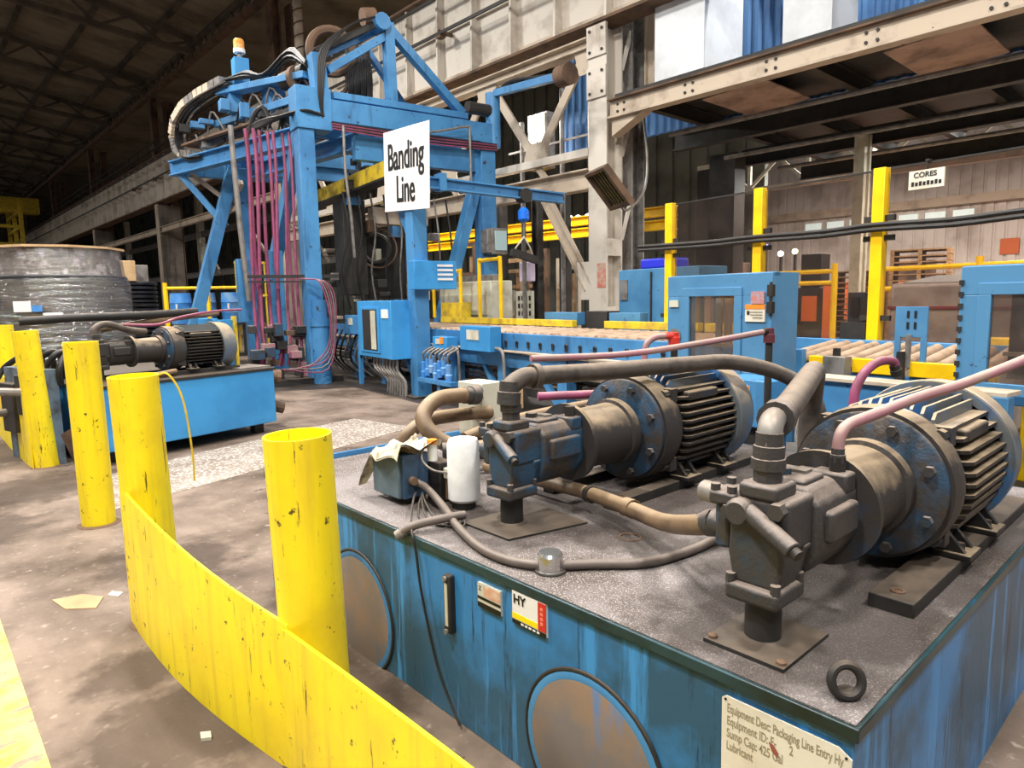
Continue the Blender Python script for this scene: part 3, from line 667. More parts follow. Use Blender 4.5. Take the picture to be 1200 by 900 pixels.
# ------------------------------------------------------------------ floor marks
MB().box((-0.9, 1.0, 0), (0.24, 4.15, 0.004)).build('trim_1', M_stripe, kind='structure', smooth=0)
M_salt = mat('white_absorbent', (132, 118, 106), 0.9, v=(158, 147, 136), vs=3, vlo=0.45, vhi=0.65, speck=(204, 198, 190), sps=32, splo=0.55, sphi=0.62, scr=(200, 194, 186), scs=(6, 20, 1), scl=(0.58, 0.64))
MB().prism([(1.0, 5.75, 0), (2.55, 6.25, 0), (4.6, 6.9, 0), (4.4, 8.0, 0), (3.3, 7.75, 0), (1.2, 7.0, 0)], (0, 0, 0.003)).build('trim_2', M_salt, kind='structure', smooth=0)
M_oilshade = mat('oil_and_shade_floor', (52, 45, 40), 0.6, v=(84, 74, 66), vs=3.0, vlo=0.5, vhi=0.7)
MB(FG).prism([(-0.35, -9, 0), (2.2, -9, 0), (2.2, 10, 0), (-2.6, 10, 0), (-2.4, 2.6, 0), (-0.5, 1.9, 0)], (0, 0, 0.004)).build('trim_3', M_oilshade, kind='structure', smooth=0)  # dark floor under the conveyor: oil, with the shade there painted into the colour
MB().prism([(0.47, 4.2, 0), (0.5, 4.02, 0), (0.62, 3.92, 0), (0.68, 4.05, 0), (0.6, 4.17, 0)], (0, 0, 0.006)).build('flattened_cardboard', M_card, label='flattened scrap of cardboard on the floor left of the yellow panel', cat='scrap', smooth=0)
MB().prism([(0.70, 4.06, 0), (0.74, 4.0, 0), (0.77, 4.04, 0), (0.73, 4.1, 0)], (0, 0, 0.004)).build('paper_scrap', M_plate, label='tiny pale paper scrap beside the cardboard on the floor', cat='scrap', smooth=0)
MB().prism([(0.66, 2.42, 0), (0.69, 2.40, 0), (0.70, 2.44, 0), (0.67, 2.46, 0)], (0, 0, 0.012)).build('paper_scrap', M_plate, label='crumpled white scrap by the foot of the nearest yellow panel', cat='scrap', smooth=0)

# ------------------------------------------------------------------ yellow bollards and kick panels
def bollard(base, top, r, lab):
    t = thing('bollard', lab, 'bollard', base, 0, 'yellow pipe bollards')
    b, p = V(base), V(top); L = (p - b).length; d = p - b
    MB().lathe(b, d, [(0, 0), (0, r), (L, r), (L, r - 0.009), (L - 0.12, r - 0.009), (L - 0.12, 0)], 40).build('pipe', M_yellow, t)
    MB().lathe(b, (0, 0, 1), [(0, r + 0.03), (0.006, r + 0.025), (0.012, r + 0.002)], 24).build('base_weld', M_rust, t)
bollard((0.95, 2.06, 0), (0.925, 2.06, 1.128), 0.108, 'nearest yellow pipe bollard, open at the top, joining two yellow panels')
bollard((0.83, 3.56, 0), (0.80, 3.54, 1.225), 0.108, 'leaning dented yellow bollard at the far end of the near yellow panel')
bollard((0.94, 5.49, 0), (0.935, 5.49, 1.31), 0.108, 'freestanding upright yellow bollard in front of the far power unit')
bollard((0.96, 7.9, 0), (0.90, 7.9, 1.335), 0.108, 'yellow bollard at the end of the far yellow panel')
bollard((0.93, 9.75, 0), (0.9, 9.75, 1.36), 0.108, 'yellow bollard left behind, cut by the left edge of the picture')
def kick_panel(p, q, zp, zq, th, bulge, lab):
    m = MB(); n = 10; A, B = V(p), V(q); d = (B - A); nn = V((d.y, -d.x, 0)).normalized()
    if nn.x > 0: nn = -nn
    top = []; 
    vs = []; fs = []
    for i in range(n + 1):
        t = i / n; c = A + d * t + nn * (bulge * math.sin(math.pi * t)); z1 = zp + (zq - zp) * t + 0.012 * math.sin(5 * t)
        for off in (0, th): vs += [c - nn * off + V((0, 0, 0.0)), c - nn * off + V((0, 0, z1))]
    for i in range(n):
        a, b = i * 4, i * 4 + 4
        fs += [(a, b, b + 1, a + 1), (a + 3, b + 3, b + 2, a + 2), (a + 1, b + 1, b + 3, a + 3), (a + 2, b + 2, b, a)]
    fs += [(0, 1, 3, 2), (n * 4 + 2, n * 4 + 3, n * 4 + 1, n * 4)]
    m.add(vs, fs)
    return m.build('kick_panel', M_yellow, bevel=0.002, label=lab, cat='panel', group='yellow kick panels')
kick_panel((0.715, 3.62, 0), (0.83, 2.02, 0), 0.69, 0.535, 0.012, 0.05, 'bulging yellow steel panel between the nearest and the leaning bollard')
kick_panel((0.825, 2.05, 0), (0.80, -0.2, 0), 0.505, 0.62, 0.012, 0.012, 'yellow steel panel running from the nearest bollard out of the picture bottom')
kick_panel((0.85, 11.5, 0), (0.84, 7.85, 0), 0.84, 0.80, 0.012, 0.04, 'far yellow steel panel at the left picture edge')
MB().prism([(1.05, 7.55, 0.35), (1.25, 7.2, 0.55), (1.35, 7.25, 0.25), (1.15, 7.5, 0.0)], (0.01, 0.01, 0)).build('tilted_plate', M_rust, label='brown steel plate leaning behind the second bollard from the left', cat='plate', smooth=0)
MB().tube([(0.88, 3.48, 1.22), (0.93, 3.45, 1.225), (0.98, 3.43, 1.1), (1.0, 3.42, 0.85), (1.0, 3.42, 0.7)], 0.005, 6).build('rope_end', M_yellowworn, label='thin yellow rope hanging off the leaning bollard', cat='rope')
MB().tube([(0.93, 2.17, 0.5), (0.95, 2.35, 0.3), (0.98, 2.6, 0.02), (1.0, 2.75, 0.006)], 0.004, 6).build('rope_end', M_yellowworn, label='thin yellow cord behind the nearest bollard', cat='rope')

# ------------------------------------------------------------------ near hydraulic power unit: tank
TX0, TX1, TY0, TY1, TZ = 1.385, 3.72, 0.485, 3.525, 0.655
T = thing('oil_tank', 'large grimy blue oil tank with grit covered lid in the foreground', 'tank', ((TX0 + TX1) / 2, (TY0 + TY1) / 2, 0))
MB().box((TX0 + 0.008, TY0 + 0.008, 0), (TX1 - 0.008, TY1 - 0.008, 0.625)).build('tank_body', M_bluetank, T, bevel=0.004)
MB().box((TX0 - 0.004, TY0 - 0.004, 0.622), (TX1, TY1, TZ)).build('lid', M_teal, T, bevel=0.004)
MB().box((TX0 + 0.006, TY0 + 0.006, TZ - 0.02), (TX1 - 0.03, TY1 - 0.03, TZ + 0.003)).build('grit_layer', M_grit, T)
MB().box((TX0, TY1 - 0.02, TZ), (TX1, TY1, TZ + 0.03)).build('rear_lip', M_blue, T)
for y, z in ((2.56, 0.20), (1.22, 0.19)):
    c = MB().lathe((TX0 + 0.008, y, z), (-1, 0, 0), [(0, 0.244), (0.008, 0.244), (0.012, 0.234), (0.012, 0)], 48).build('access_cover', M_cover, T, label='round faded access cover')
    MB().lathe((TX0 + 0.008, y, z), (-1, 0, 0), [(0, 0.268), (0.006, 0.266), (0.010, 0.258), (0.010, 0.240), (0, 0.240)], 48).build('cover_rim', M_blue, c)
    MB().torus((TX0 + 0.004, y, z), (1, 0, 0), 0.269, 0.007, 48, 8).build('cover_gasket', M_dark, c)
g = MB().box((TX0 - 0.018, 1.862, 0.35), (TX0 + 0.01, 1.902, 0.57)).build('sight_gauge', M_dark, T, bevel=0.006)
MB().box((TX0 - 0.021, 1.874, 0.38), (TX0 - 0.017, 1.890, 0.54)).build('gauge_glass', M_plate, g)
MB().cyl((TX0 - 0.02, 1.882, 0.56), (TX0 - 0.028, 1.882, 0.56), 0.01, n=8).cyl((TX0 - 0.02, 1.882, 0.36), (TX0 - 0.028, 1.882, 0.36), 0.01, n=8).build('gauge_bolt', M_galv, g)
EX, EZ = (0, -1, 0), (0, 0, 1)      # reading direction on faces that look along -x
x = TX0
p = MB().box((x - 0.001, 1.604, 0.506), (x + 0.01, 1.722, 0.592)).build('caution_plate', M_plate, T, label='small stained caution plate')
MB().box((x - 0.002, 1.604, 0.535), (x, 1.722, 0.545)).box((x - 0.002, 1.604, 0.506), (x, 1.722, 0.524)).build('printed_band', M_ink, p)
text('printed_mark', 'Z', (x - 0.001, 1.716, 0.566), EX, EZ, 0.022, M_ink, p)
MB().box((x - 0.002, 1.607, 0.550), (x, 1.69, 0.588)).build('printed_field', mat('faded_orange', (214, 160, 130), 0.6, v=(220, 196, 176), vs=40), p)
p = MB().box((x - 0.001, 1.392, 0.510), (x + 0.01, 1.546, 0.620)).build('oil_label', M_sign, T, label='white label reading HY with red side band and yellow stripe')
MB().box((x - 0.002, 1.392, 0.526), (x, 1.427, 0.618)).build('red_band', M_red, p)
MB().box((x - 0.002, 1.430, 0.527), (x, 1.546, 0.546)).build('yellow_band', M_yprint, p)
MB().box((x - 0.002, 1.392, 0.510), (x, 1.546, 0.524)).build('black_band', M_ink, p)
text('lettering', 'HY', (x - 0.0025, 1.539, 0.580), EX, EZ, 0.043, M_ink, p, bold=0.0006)
for k in range(5): MB().box((x - 0.003, 1.42 + k * 0.018, 0.514), (x - 0.002, 1.432 + k * 0.018, 0.520)).build('printed_mark', M_sign, p)
for k in range(4): MB().box((x - 0.003, 1.404, 0.545 + k * 0.016), (x - 0.002, 1.416, 0.555 + k * 0.016)).build('printed_mark', mat('pale_red', (232, 130, 110)), p)
p = MB().prism([(x, 0.792, 0.590), (x, 0.782, 0.598), (x, 0.520, 0.598), (x, 0.492, 0.582), (x, 0.494, 0.32), (x, 0.79, 0.32)], (-0.004, 0, 0)).build('equipment_placard', M_placard, T, label='cream placard with rows of faded lettering')
for txt, z in (('Equipment Desc: Packaging Line Entry Hy', 0.560), ('Equipment ID: E-      2', 0.528), ('Sump Cap: 425 Gal', 0.496), ('Lubricant', 0.464)):
    text('lettering', txt, (x - 0.0045, 0.778, z), EX, EZ, 0.032, M_placardtext, p, xs=0.50 if len(txt) > 30 else 0.56, bold=0.0004, depth=0.0003)
for y, z in ((0.782, 0.59), (0.503, 0.582)): MB().cyl((x - 0.004, y, z), (x - 0.006, y, z), 0.003, n=8).build('rivet', M_ink, p)
MB().prism([(x - 0.005, 0.672, 0.535), (x - 0.005, 0.660, 0.532), (x - 0.005, 0.648, 0.517), (x - 0.005, 0.650, 0.507), (x - 0.005, 0.664, 0.516)], (-0.001, 0, 0)).build('rust_blot', mat('rust_blot', (150, 84, 66), 0.8), p)
# mounting rails, hatch ring, plates on the lid
for ya, yb, xa, xb in ((0.565, 0.685, 1.98, 3.35), (0.955, 1.03, 2.02, 3.35), (1.735, 1.81, 2.15, 3.5), (2.10, 2.17, 2.15, 3.5)):
    MB().box((xa, ya, TZ), (xb, yb, TZ + 0.045)).build('mounting_rail', M_dark, T, bevel=0.004)
for xx, yy in ((2.04, 0.625), (2.22, 1.77)):
    MB().lathe((xx, yy, TZ + 0.045), (0, 0, 1), [(0, 0.02), (0.004, 0.02), (0.004, 0.011), (0.001, 0.011), (0.001, 0)], 14).build('rail_bolt_hole', M_rust, T)
MB().torus((1.944, 1.505, TZ + 0.004), (0, 0, 1), 0.04, 0.005, 24, 6).build('rust_ring', M_rust, T)
MB().prism([(1.47, 0.90, TZ + 0.003), (1.47, 0.685, TZ + 0.003), (1.72, 0.685, TZ + 0.003), (1.72, 0.90, TZ + 0.003)], (0, 0, 0.01)).build('pump_base_plate', M_dark, T)
MB().prism([(1.60, 2.08, TZ + 0.003), (1.60, 1.80, TZ + 0.003), (1.95, 1.72, TZ + 0.003), (1.98, 2.05, TZ + 0.003)], (0, 0, 0.008)).build('pump_base_plate', M_dark, T)
for xx, yy in ((1.49, 0.70), (1.49, 0.885)): MB().lathe((xx, yy, TZ + 0.012), (0, 0, 1), [(0, 0.012), (0.008, 0.012), (0.012, 0.006), (0.012, 0)], 10).build('plate_bolt', M_rust, T)
e = MB().torus((1.475, 0.545, TZ + 0.043), (0.62, 0.72, -0.28), 0.034, 0.0105, 28, 10).build('lifting_eye', M_dark, T)
MB().cyl((1.49, 0.55, TZ), (1.485, 0.55, TZ + 0.012), 0.02, n=12).build('lifting_eye_base', M_dark, T)
b = MB().lathe((1.515, 1.50, TZ + 0.003), (0, 0, 1), [(0, 0), (0, 0.052), (0.006, 0.052), (0.008, 0.043), (0.055, 0.043), (0.066, 0.036), (0.066, 0)], 14).build('filler_breather', M_chrome, T, smooth=25, label='bright silver breather cap')
MB().torus((1.515, 1.50, TZ + 0.006), (0, 0, 1), 0.05, 0.005, 24, 6).build('breather_gasket', M_dark, b)

# ------------------------------------------------------------------ motors and pumps
ZC = 0.285
def make_motor(loc, lab, rz=0.0):
    t = thing('electric_motor', lab, 'motor', (0, 0, 0))
    ax = (1, 0, 0); c = (0, 0, ZC)
    fl = MB().lathe(c, ax, [(0, 0), (0, 0.18), (0.006, 0.19), (0.012, 0.225), (0.016, 0.232), (0.04, 0.232), (0.04, 0.225), (0.045, 0)], 48).build('flange', M_pumpblue, t)
    for k in range(8):
        a = math.radians(22.5 + 45 * k); yy, zz = 0.2 * math.cos(a), 0.2 * math.sin(a)
        MB().cyl((0.0, yy, ZC + zz), (-0.02, yy, ZC + zz), 0.017, n=6).build('flange_bolt', M_pump, fl)
    MB().lathe((0.035, 0, ZC), ax, [(0, 0), (0, 0.244), (0.05, 0.250), (0.10, 0.245), (0.15, 0.225), (0.15, 0)], 48).build('end_bell', M_motor, t)
    for s in (-1, 1):
        for sy in (1, -1):
            MB().cyl((0.14, sy * 0.175, ZC + s * 0.165), (0.09, sy * 0.175, ZC + s * 0.165), 0.022, n=8).cbox((0.15, sy * 0.17, ZC + s * 0.16), (0.05, 0.06, 0.06)).build('bell_lug', M_motor, t)
    MB().lathe((0.17, 0, ZC), ax, [(0, 0), (0, 0.198), (0.46, 0.198), (0.46, 0)], 40).build('stator_body', M_fin, t)
    x0, x1, R = 0.19, 0.62, 0.255
    for s in (-1, 1):
        for k in range(11):
            dz = -0.175 + k * 0.035; ro = math.sqrt(R * R - dz * dz); ri = math.sqrt(max(0.19 ** 2 - dz * dz, 0.0)) * 0.98 if abs(dz) < 0.17 else 0.06
            z = ZC + dz
            MB().prism([(x0, s * ri, z - 0.006), (x0, s * (ro - 0.02), z - 0.006), (x0 + 0.02, s * ro, z - 0.006), (x1, s * ro, z - 0.006), (x1, s * ri, z - 0.006)], (0, 0, 0.012)).build('cooling_fin', M_fin, t, smooth=0)
    for k in range(9):
        dy = -0.13 + k * 0.0325; ro = math.sqrt(R * R - dy * dy); ri = math.sqrt(0.19 ** 2 - dy * dy) * 0.98
        MB().prism([(x0, dy - 0.005, ZC + ri), (x0, dy - 0.005, ZC + ro - 0.02), (x0 + 0.02, dy - 0.005, ZC + ro), (x1, dy - 0.005, ZC + ro), (x1, dy - 0.005, ZC + ri)], (0, 0.01, 0)).build('cooling_fin', M_cowl, t, smooth=0)
    MB().box((x0 + 0.06, -0.215, ZC + 0.125), (x1 - 0.12, -0.14, ZC + 0.168)).build('terminal_pad', M_motor, t, bevel=0.01)
    cw = MB().lathe((0.61, 0, ZC), ax, [(0, 0.24), (0, 0.272), (0.12, 0.272), (0.17, 0.255), (0.2, 0.19), (0.205, 0)], 48).build('fan_cowl', M_cowl, t)
    MB().torus((0.622, 0, ZC), ax, 0.271, 0.008, 48, 6).build('cowl_rim', M_cowl, cw)
    for xx in (0.24, 0.56):
        for s in (-1, 1):
            f = MB().box((xx - 0.06, s * 0.2 - 0.06, 0.045), (xx + 0.06, s * 0.2 + 0.05, 0.065)).build('foot', M_fin, t, bevel=0.004)
            MB().prism([(xx - 0.045, s * 0.15, 0.06), (xx - 0.045, s * 0.24, 0.065), (xx - 0.045, s * 0.16, 0.16), (xx - 0.045, s * 0.1, 0.16)], (0.02, 0, 0)).prism([(xx + 0.03, s * 0.15, 0.06), (xx + 0.03, s * 0.24, 0.065), (xx + 0.03, s * 0.16, 0.16), (xx + 0.03, s * 0.1, 0.16)], (0.02, 0, 0)).build('foot_rib', M_fin, f)
            MB().cyl((xx, s * 0.215, 0.065), (xx, s * 0.215, 0.085), 0.014, n=6).build('foot_bolt', M_dark, f)
    t.location = loc; t.rotation_euler = (0, 0, rz)
    return t
def place_motor(src, loc, lab, rz=0.0):
    c = copy_tree(src); c.location = loc; c.rotation_euler = (0, 0, rz); c['label'] = lab; return c
P2 = (2.235, 0.80, TZ); P1 = (2.43, 1.95, TZ)
mot = make_motor(P2, 'dusty finned electric motor at the right on the near oil tank')
mot['group'] = 'electric motors'
place_motor(mot, P1, 'black finned electric motor in the middle of the near oil tank')

def make_pump(loc, lab, mm, rz=0.0):
    t = thing('hydraulic_pump', lab, 'pump', (0, 0, 0), 0, 'hydraulic pumps')
    ax = (1, 0, 0)
    MB().lathe((-0.33, 0, ZC), ax, [(0, 0), (0, 0.165), (0.022, 0.165), (0.026, 0.128), (0.10, 0.130), (0.285, 0.136), (0.29, 0.15), (0.328, 0.152), (0.328, 0)], 44).build('bell_housing', M_motor, t)
    oc = [(0.06, 0.115), (0.10, 0.075), (0.105, -0.05), (0.07, -0.11), (-0.07, -0.11), (-0.105, -0.05), (-0.10, 0.075), (-0.06, 0.115)]
    MB().prism([(-0.56, y, ZC + z) for y, z in oc], (0.24, 0, 0)).build('pump_case', mm, t, bevel=0.014, seg=3)
    MB().box((-0.53, -0.122, ZC - 0.03), (-0.36, 0.122, ZC + 0.055)).build('side_rib', mm, t, bevel=0.012, seg=3)
    MB().box((-0.54, -0.05, ZC + 0.105), (-0.42, 0.07, ZC + 0.128)).build('top_pad', mm, t, bevel=0.008)
    MB().box((-0.40, -0.10, ZC + 0.07), (-0.335, 0.0, ZC + 0.125)).build('drain_boss', mm, t, bevel=0.008)
    MB().box((-0.69, -0.08, ZC - 0.03), (-0.54, 0.08, ZC + 0.105)).build('valve_head', mm, t, bevel=0.014, seg=3)
    MB().prism([(-0.70, y, z) for y, z in ((-0.07, ZC + 0.03), (0.07, ZC + 0.06), (0.075, ZC - 0.05), (0.06, ZC - 0.125), (-0.06, ZC - 0.125), (-0.075, ZC - 0.05))], (0.13, 0, 0)).build('pump_neck', mm, t, bevel=0.012, seg=3)
    MB().prism([(-0.60, y, z) for y, z in ((-0.085, ZC - 0.02), (0.085, ZC - 0.02), (0.05, ZC - 0.13), (-0.05, ZC - 0.13))], (0.2, 0, 0)).build('lower_case', mm, t, bevel=0.012, seg=3)
    sf = MB().box((-0.72, -0.072, 0.118), (-0.565, 0.072, 0.165)).build('suction_flange', mm, t, bevel=0.012, seg=3)
    for sx in (-0.705, -0.58):
        for sy in (-0.06, 0.06): MB().cyl((sx, sy, 0.16), (sx, sy, 0.185), 0.013, n=8).build('flange_bolt', M_pump, sf)
    MB().lathe((-0.645, 0, 0.004), (0, 0, 1), [(0, 0), (0, 0.066), (0.008, 0.062), (0.012, 0.046), (0.12, 0.045), (0.12, 0)], 28).build('suction_pipe', M_dark, t)
    cp = MB().cyl((-0.70, 0.02, ZC + 0.07), (-0.735, -0.115, ZC + 0.01), 0.023, n=18).build('compensator', mm, t, bevel=0.004)
    MB().cyl((-0.735, -0.115, ZC + 0.01), (-0.739, -0.130, ZC + 0.003), 0.015, n=12).build('compensator_cap', M_dark, cp)
    MB().lathe((-0.685, 0.04, ZC + 0.065), (-1, 0, 0), [(0, 0.036), (0.03, 0.036), (0.04, 0.028), (0.04, 0)], 18).build('cover_disc', mm, t)
    MB().cyl((-0.68, -0.055, ZC + 0.085), (-0.715, -0.057, ZC + 0.085), 0.022, n=6).build('plug', M_pump, t)
    MB().cyl((-0.67, 0.07, ZC + 0.06), (-0.715, 0.072, ZC + 0.06), 0.018, n=6).build('plug', M_pump, t)
    bl = MB().box((-0.69, 0.075, ZC - 0.05), (-0.61, 0.12, ZC + 0.07)).build('port_block', M_pumpblue, t, bevel=0.012, seg=3)
    MB().box((-0.705, 0.055, ZC + 0.07), (-0.595, 0.13, ZC + 0.105)).build('port_flange', mm, t, bevel=0.008)
    for xx in (-0.69, -0.61):
        for yy in (0.07, 0.117): MB().cyl((xx, yy, ZC + 0.105), (xx, yy, ZC + 0.122), 0.013, n=8).build('port_bolt', M_pump, bl)
    MB().cyl((-0.65, 0.115, ZC + 0.0), (-0.65, 0.145, ZC + 0.0), 0.038, n=16).build('side_port', mm, t)
    MB().lathe((-0.60, 0.12, ZC + 0.06), (0.2, 1, 0), [(0, 0.03), (0.1, 0.03), (0.1, 0)], 12).build('side_pipe', M_galv, t)
    MB().box((-0.695, -0.052, ZC + 0.10), (-0.585, 0.052, ZC + 0.14)).build('outlet_flange', mm, t, bevel=0.01)
    MB().lathe((-0.64, 0, ZC + 0.14), (0, 0, 1), [(0, 0), (0, 0.036), (0.03, 0.036), (0.032, 0.043), (0.06, 0.043), (0.062, 0.038), (0.078, 0.038), (0.078, 0)], 10).build('outlet_fitting', M_pump, t, smooth=20)
    MB().cyl((-0.365, -0.06, ZC + 0.125), (-0.365, -0.06, ZC + 0.165), 0.022, n=6).build('drain_fitting', M_dark, t)
    MB().cyl((-0.50, 0.03, ZC + 0.125), (-0.50, 0.03, ZC + 0.145), 0.025, n=6).build('plug', M_pump, t)
    MB().box((-0.47, -0.02, ZC + 0.128), (-0.43, 0.05, ZC + 0.136)).build('name_plate', M_galv, t)
    t.location = loc; t.rotation_euler = (0, 0, rz)
    return t
pump2 = make_pump(P2, 'grey grime covered hydraulic pump at the right front of the near tank', M_pump)
pump1 = make_pump((P1[0] - 0.04, P1[1] - 0.01, P1[2]), 'blue and black hydraulic pump beside the white filter', M_pumpblue)

# ------------------------------------------------------------------ hoses on the near unit
def hose(name, pts, r, m, lab, ends=None, grp='hydraulic hoses', n=14, cat='hose', em=None):
    P = [V(p) for p in pts]
    t = thing(name, lab, cat, tuple(P[0]), 0, grp)
    MB().tube(P, r, n, 8).build('hose_body', m, t)
    for k in (ends or ()):
        a = P[0] if k == 0 else P[-1]; d = ((P[1] - P[0]) if k == 0 else (P[-2] - P[-1])).normalized()
        MB().lathe(a - d * 0.01, d, [(0, 0), (0, r * 1.25), (r * 1.3, r * 1.25), (r * 1.35, r * 1.08), (r * 2.4, r * 1.08), (r * 2.4, 0)], 12).build('ferrule', em or M_pump, t)
    return t
h = hose('pressure_hose', [(1.74, 1.94, 1.15), (1.745, 1.94, 1.20), (1.79, 1.93, 1.235), (1.86, 1.92, 1.243), (2.2, 1.87, 1.235), (2.75, 1.81, 1.225), (3.06, 1.73, 1.215), (3.28, 1.60, 1.15), (3.36, 1.48, 1.05), (3.38, 1.43, 0.9), (3.38, 1.42, 0.66)], 0.038, M_hose, 'thick dark pressure hose arching from the middle pump across its motor', (0,))
MB().lathe((1.85, 1.922, 1.243), (1, -0.1, 0), [(0, 0.043), (0, 0.05), (0.03, 0.05), (0.03, 0.043)], 14).build('clamp', M_hose, h)
h = hose('pressure_hose', [(1.595, 0.80, 1.14), (1.597, 0.80, 1.19), (1.62, 0.808, 1.222), (1.70, 0.835, 1.228)], 0.031, M_galv, 'short bright steel elbow pipe on top of the right pump', (0,), cat='pipe')
h = hose('pressure_hose', [(1.68, 0.825, 1.224), (1.87, 0.88, 1.232), (2.15, 0.97, 1.25), (2.42, 1.06, 1.263), (2.58, 1.12, 1.245), (2.66, 1.16, 1.15), (2.68, 1.18, 1.0), (2.68, 1.18, 0.66)], 0.039, M_hose, 'thick dusty hose rising from the right pump elbow and curving down between the motors', (0,))
h = hose('drain_hose', [(1.87, 0.74, 1.10), (1.87, 0.74, 1.135), (1.88, 0.737, 1.17), (1.915, 0.73, 1.19), (2.0, 0.71, 1.203), (2.25, 0.66, 1.235), (2.45, 0.60, 1.26), (2.72, 0.50, 1.32), (3.1, 0.36, 1.42)], 0.016, M_pinkdusty, 'dusty pink hose running from the right pump over its motor to the right edge', (0,))
h = hose('suction_hose', [(1.585, 0.94, 0.94), (1.63, 1.03, 0.90), (1.83, 1.28, 0.80), (1.98, 1.55, 0.757), (2.06, 1.81, 0.742), (2.08, 2.05, 0.735), (2.09, 2.5, 0.73)], 0.030, M_hosebrown, 'tan hose lying low from the right pump towards the middle pump', (0,))
MB().lathe((1.96, 1.50, 0.765), (0.35, 0.9, -0.1), [(0, 0.031), (0, 0.036), (0.06, 0.036), (0.06, 0.031)], 14).build('clamp', M_hosebrown, h)
MB().lathe((2.05, 1.78, 0.743), (0.3, 0.9, -0.1), [(0, 0.031), (0, 0.036), (0.03, 0.036), (0.03, 0.031)], 14).build('clamp', M_dark, h)
h = hose('electric_conduit', [(1.62, 2.44, 0.76), (1.64, 2.38, 0.74), (1.60, 2.2, 0.70), (1.53, 2.03, 0.685), (1.455, 1.80, 0.677), (1.445, 1.63, 0.677), (1.50, 1.515, 0.677), (1.63, 1.40, 0.677), (1.76, 1.29, 0.677), (1.95, 1.25, 0.677), (2.15, 1.245, 0.68)], 0.016, M_conduit, 'grey conduit snaking over the tank lid past the silver breather', None, 'conduits')
hose('electric_conduit', [(1.60, 2.06, 0.70), (1.50, 2.085, 0.70), (1.40, 2.12, 0.69), (1.355, 2.16, 0.655)], 0.017, M_conduit, 'short conduit stub sticking out over the tank front edge', (1,), 'conduits', em=M_galv)
hose('signal_wire', [(1.60, 2.40, 0.72), (1.52, 2.30, 0.73), (1.44, 2.2, 0.70), (1.375, 2.10, 0.672), (1.37, 2.07, 0.60), (1.37, 2.04, 0.44), (1.37, 1.95, 0.18), (1.365, 1.82, 0.02)], 0.005, M_blackrub, 'thin black wire hanging down the front of the near tank', None, 'wires', 8, 'wire')
hose('return_hose', [(2.35, 2.9, 1.02), (2.2, 2.88, 1.035), (2.05, 2.86, 1.03), (1.95, 2.83, 0.97), (1.94, 2.78, 0.90), (2.0, 2.72, 0.83), (2.12, 2.66, 0.78), (2.3, 2.6, 0.76)], 0.042, M_hosebrown, 'thick tan hose looped beside the cream manifold block', (0,))
hose('return_hose', [(2.5, 2.95, 0.90), (2.3, 2.97, 0.91), (2.1, 3.0, 0.90), (1.98, 3.02, 0.84), (1.95, 3.05, 0.75), (1.97, 3.1, 0.66)], 0.038, M_hosebrown, 'tan hose bending down behind the looped hose', None)
hose('return_hose', [(1.98, 2.7, 0.80), (2.1, 2.62, 0.80), (2.3, 2.52, 0.83), (2.6, 2.5, 0.85), (2.9, 2.5, 0.85)], 0.036, M_hosebrown, 'short tan hose end behind the white filter', (0,))
hose('return_hose', [(2.15, 2.75, 0.83), (2.4, 2.75, 0.87), (2.8, 2.7, 0.90), (3.2, 2.6, 0.92)], 0.03, M_hosebrown, 'tan pipe passing behind the middle pump', None)
hose('pilot_hose', [(2.35, 2.4, 1.06), (2.5, 2.3, 1.06), (2.75, 2.2, 1.05), (2.9, 2.15, 1.02)], 0.022, M_pink, 'short pink hose above the middle pump', None)
hose('pilot_hose', [(2.42, 2.52, 1.24), (2.95, 2.33, 1.235), (3.45, 2.15, 1.275), (3.97, 2.03, 1.32)], 0.018, M_pinkdusty, 'straight dusty pink hose above the thick hose ending at a dark fitting', (1,), em=M_dark)
hose('pilot_hose', [(3.05, 1.15, 1.02), (3.06, 1.15, 1.12), (3.1, 1.13, 1.2), (3.18, 1.1, 1.245), (3.26, 1.07, 1.24), (3.28, 1.06, 1.19)], 0.02, M_pink, 'bright pink hose bent over in front of the roller table', (1,), em=M_dark)
hose('pilot_hose', [(3.44, 2.56, 1.10), (3.45, 2.56, 1.21), (3.47, 2.55, 1.265), (3.52, 2.52, 1.295), (3.60, 2.47, 1.30)], 0.02, M_pinkdusty, 'short bent hose left of the window guard', (1,), em=M_red)
t = thing('standpipe', 'dark vertical pipe with red fitting in front of the window guard', 'pipe', (3.99, 2.02, 0))
MB().cyl((3.99, 2.02, 0), (3.99, 2.02, 1.29), 0.022, n=12).build('pipe', M_dark, t)
MB().lathe((3.99, 2.02, 1.25), (0, 0, 1), [(0, 0), (0, 0.036), (0.05, 0.036), (0.055, 0.03), (0.09, 0.03), (0.09, 0)], 8).build('fitting', mat('dark_red_fitting', (96, 44, 52), 0.5), t)
t = thing('standpipe', 'short dark vertical pipe with red cap left of the window guard', 'pipe', (3.62, 2.46, 0))
MB().cyl((3.62, 2.46, 0), (3.62, 2.46, 1.27), 0.022, n=12).build('pipe', M_dark, t)
MB().lathe((3.62, 2.46, 1.24), (0, 0, 1), [(0, 0), (0, 0.036), (0.05, 0.036), (0.055, 0.03), (0.08, 0.03), (0.08, 0)], 8).build('fitting', M_red, t)
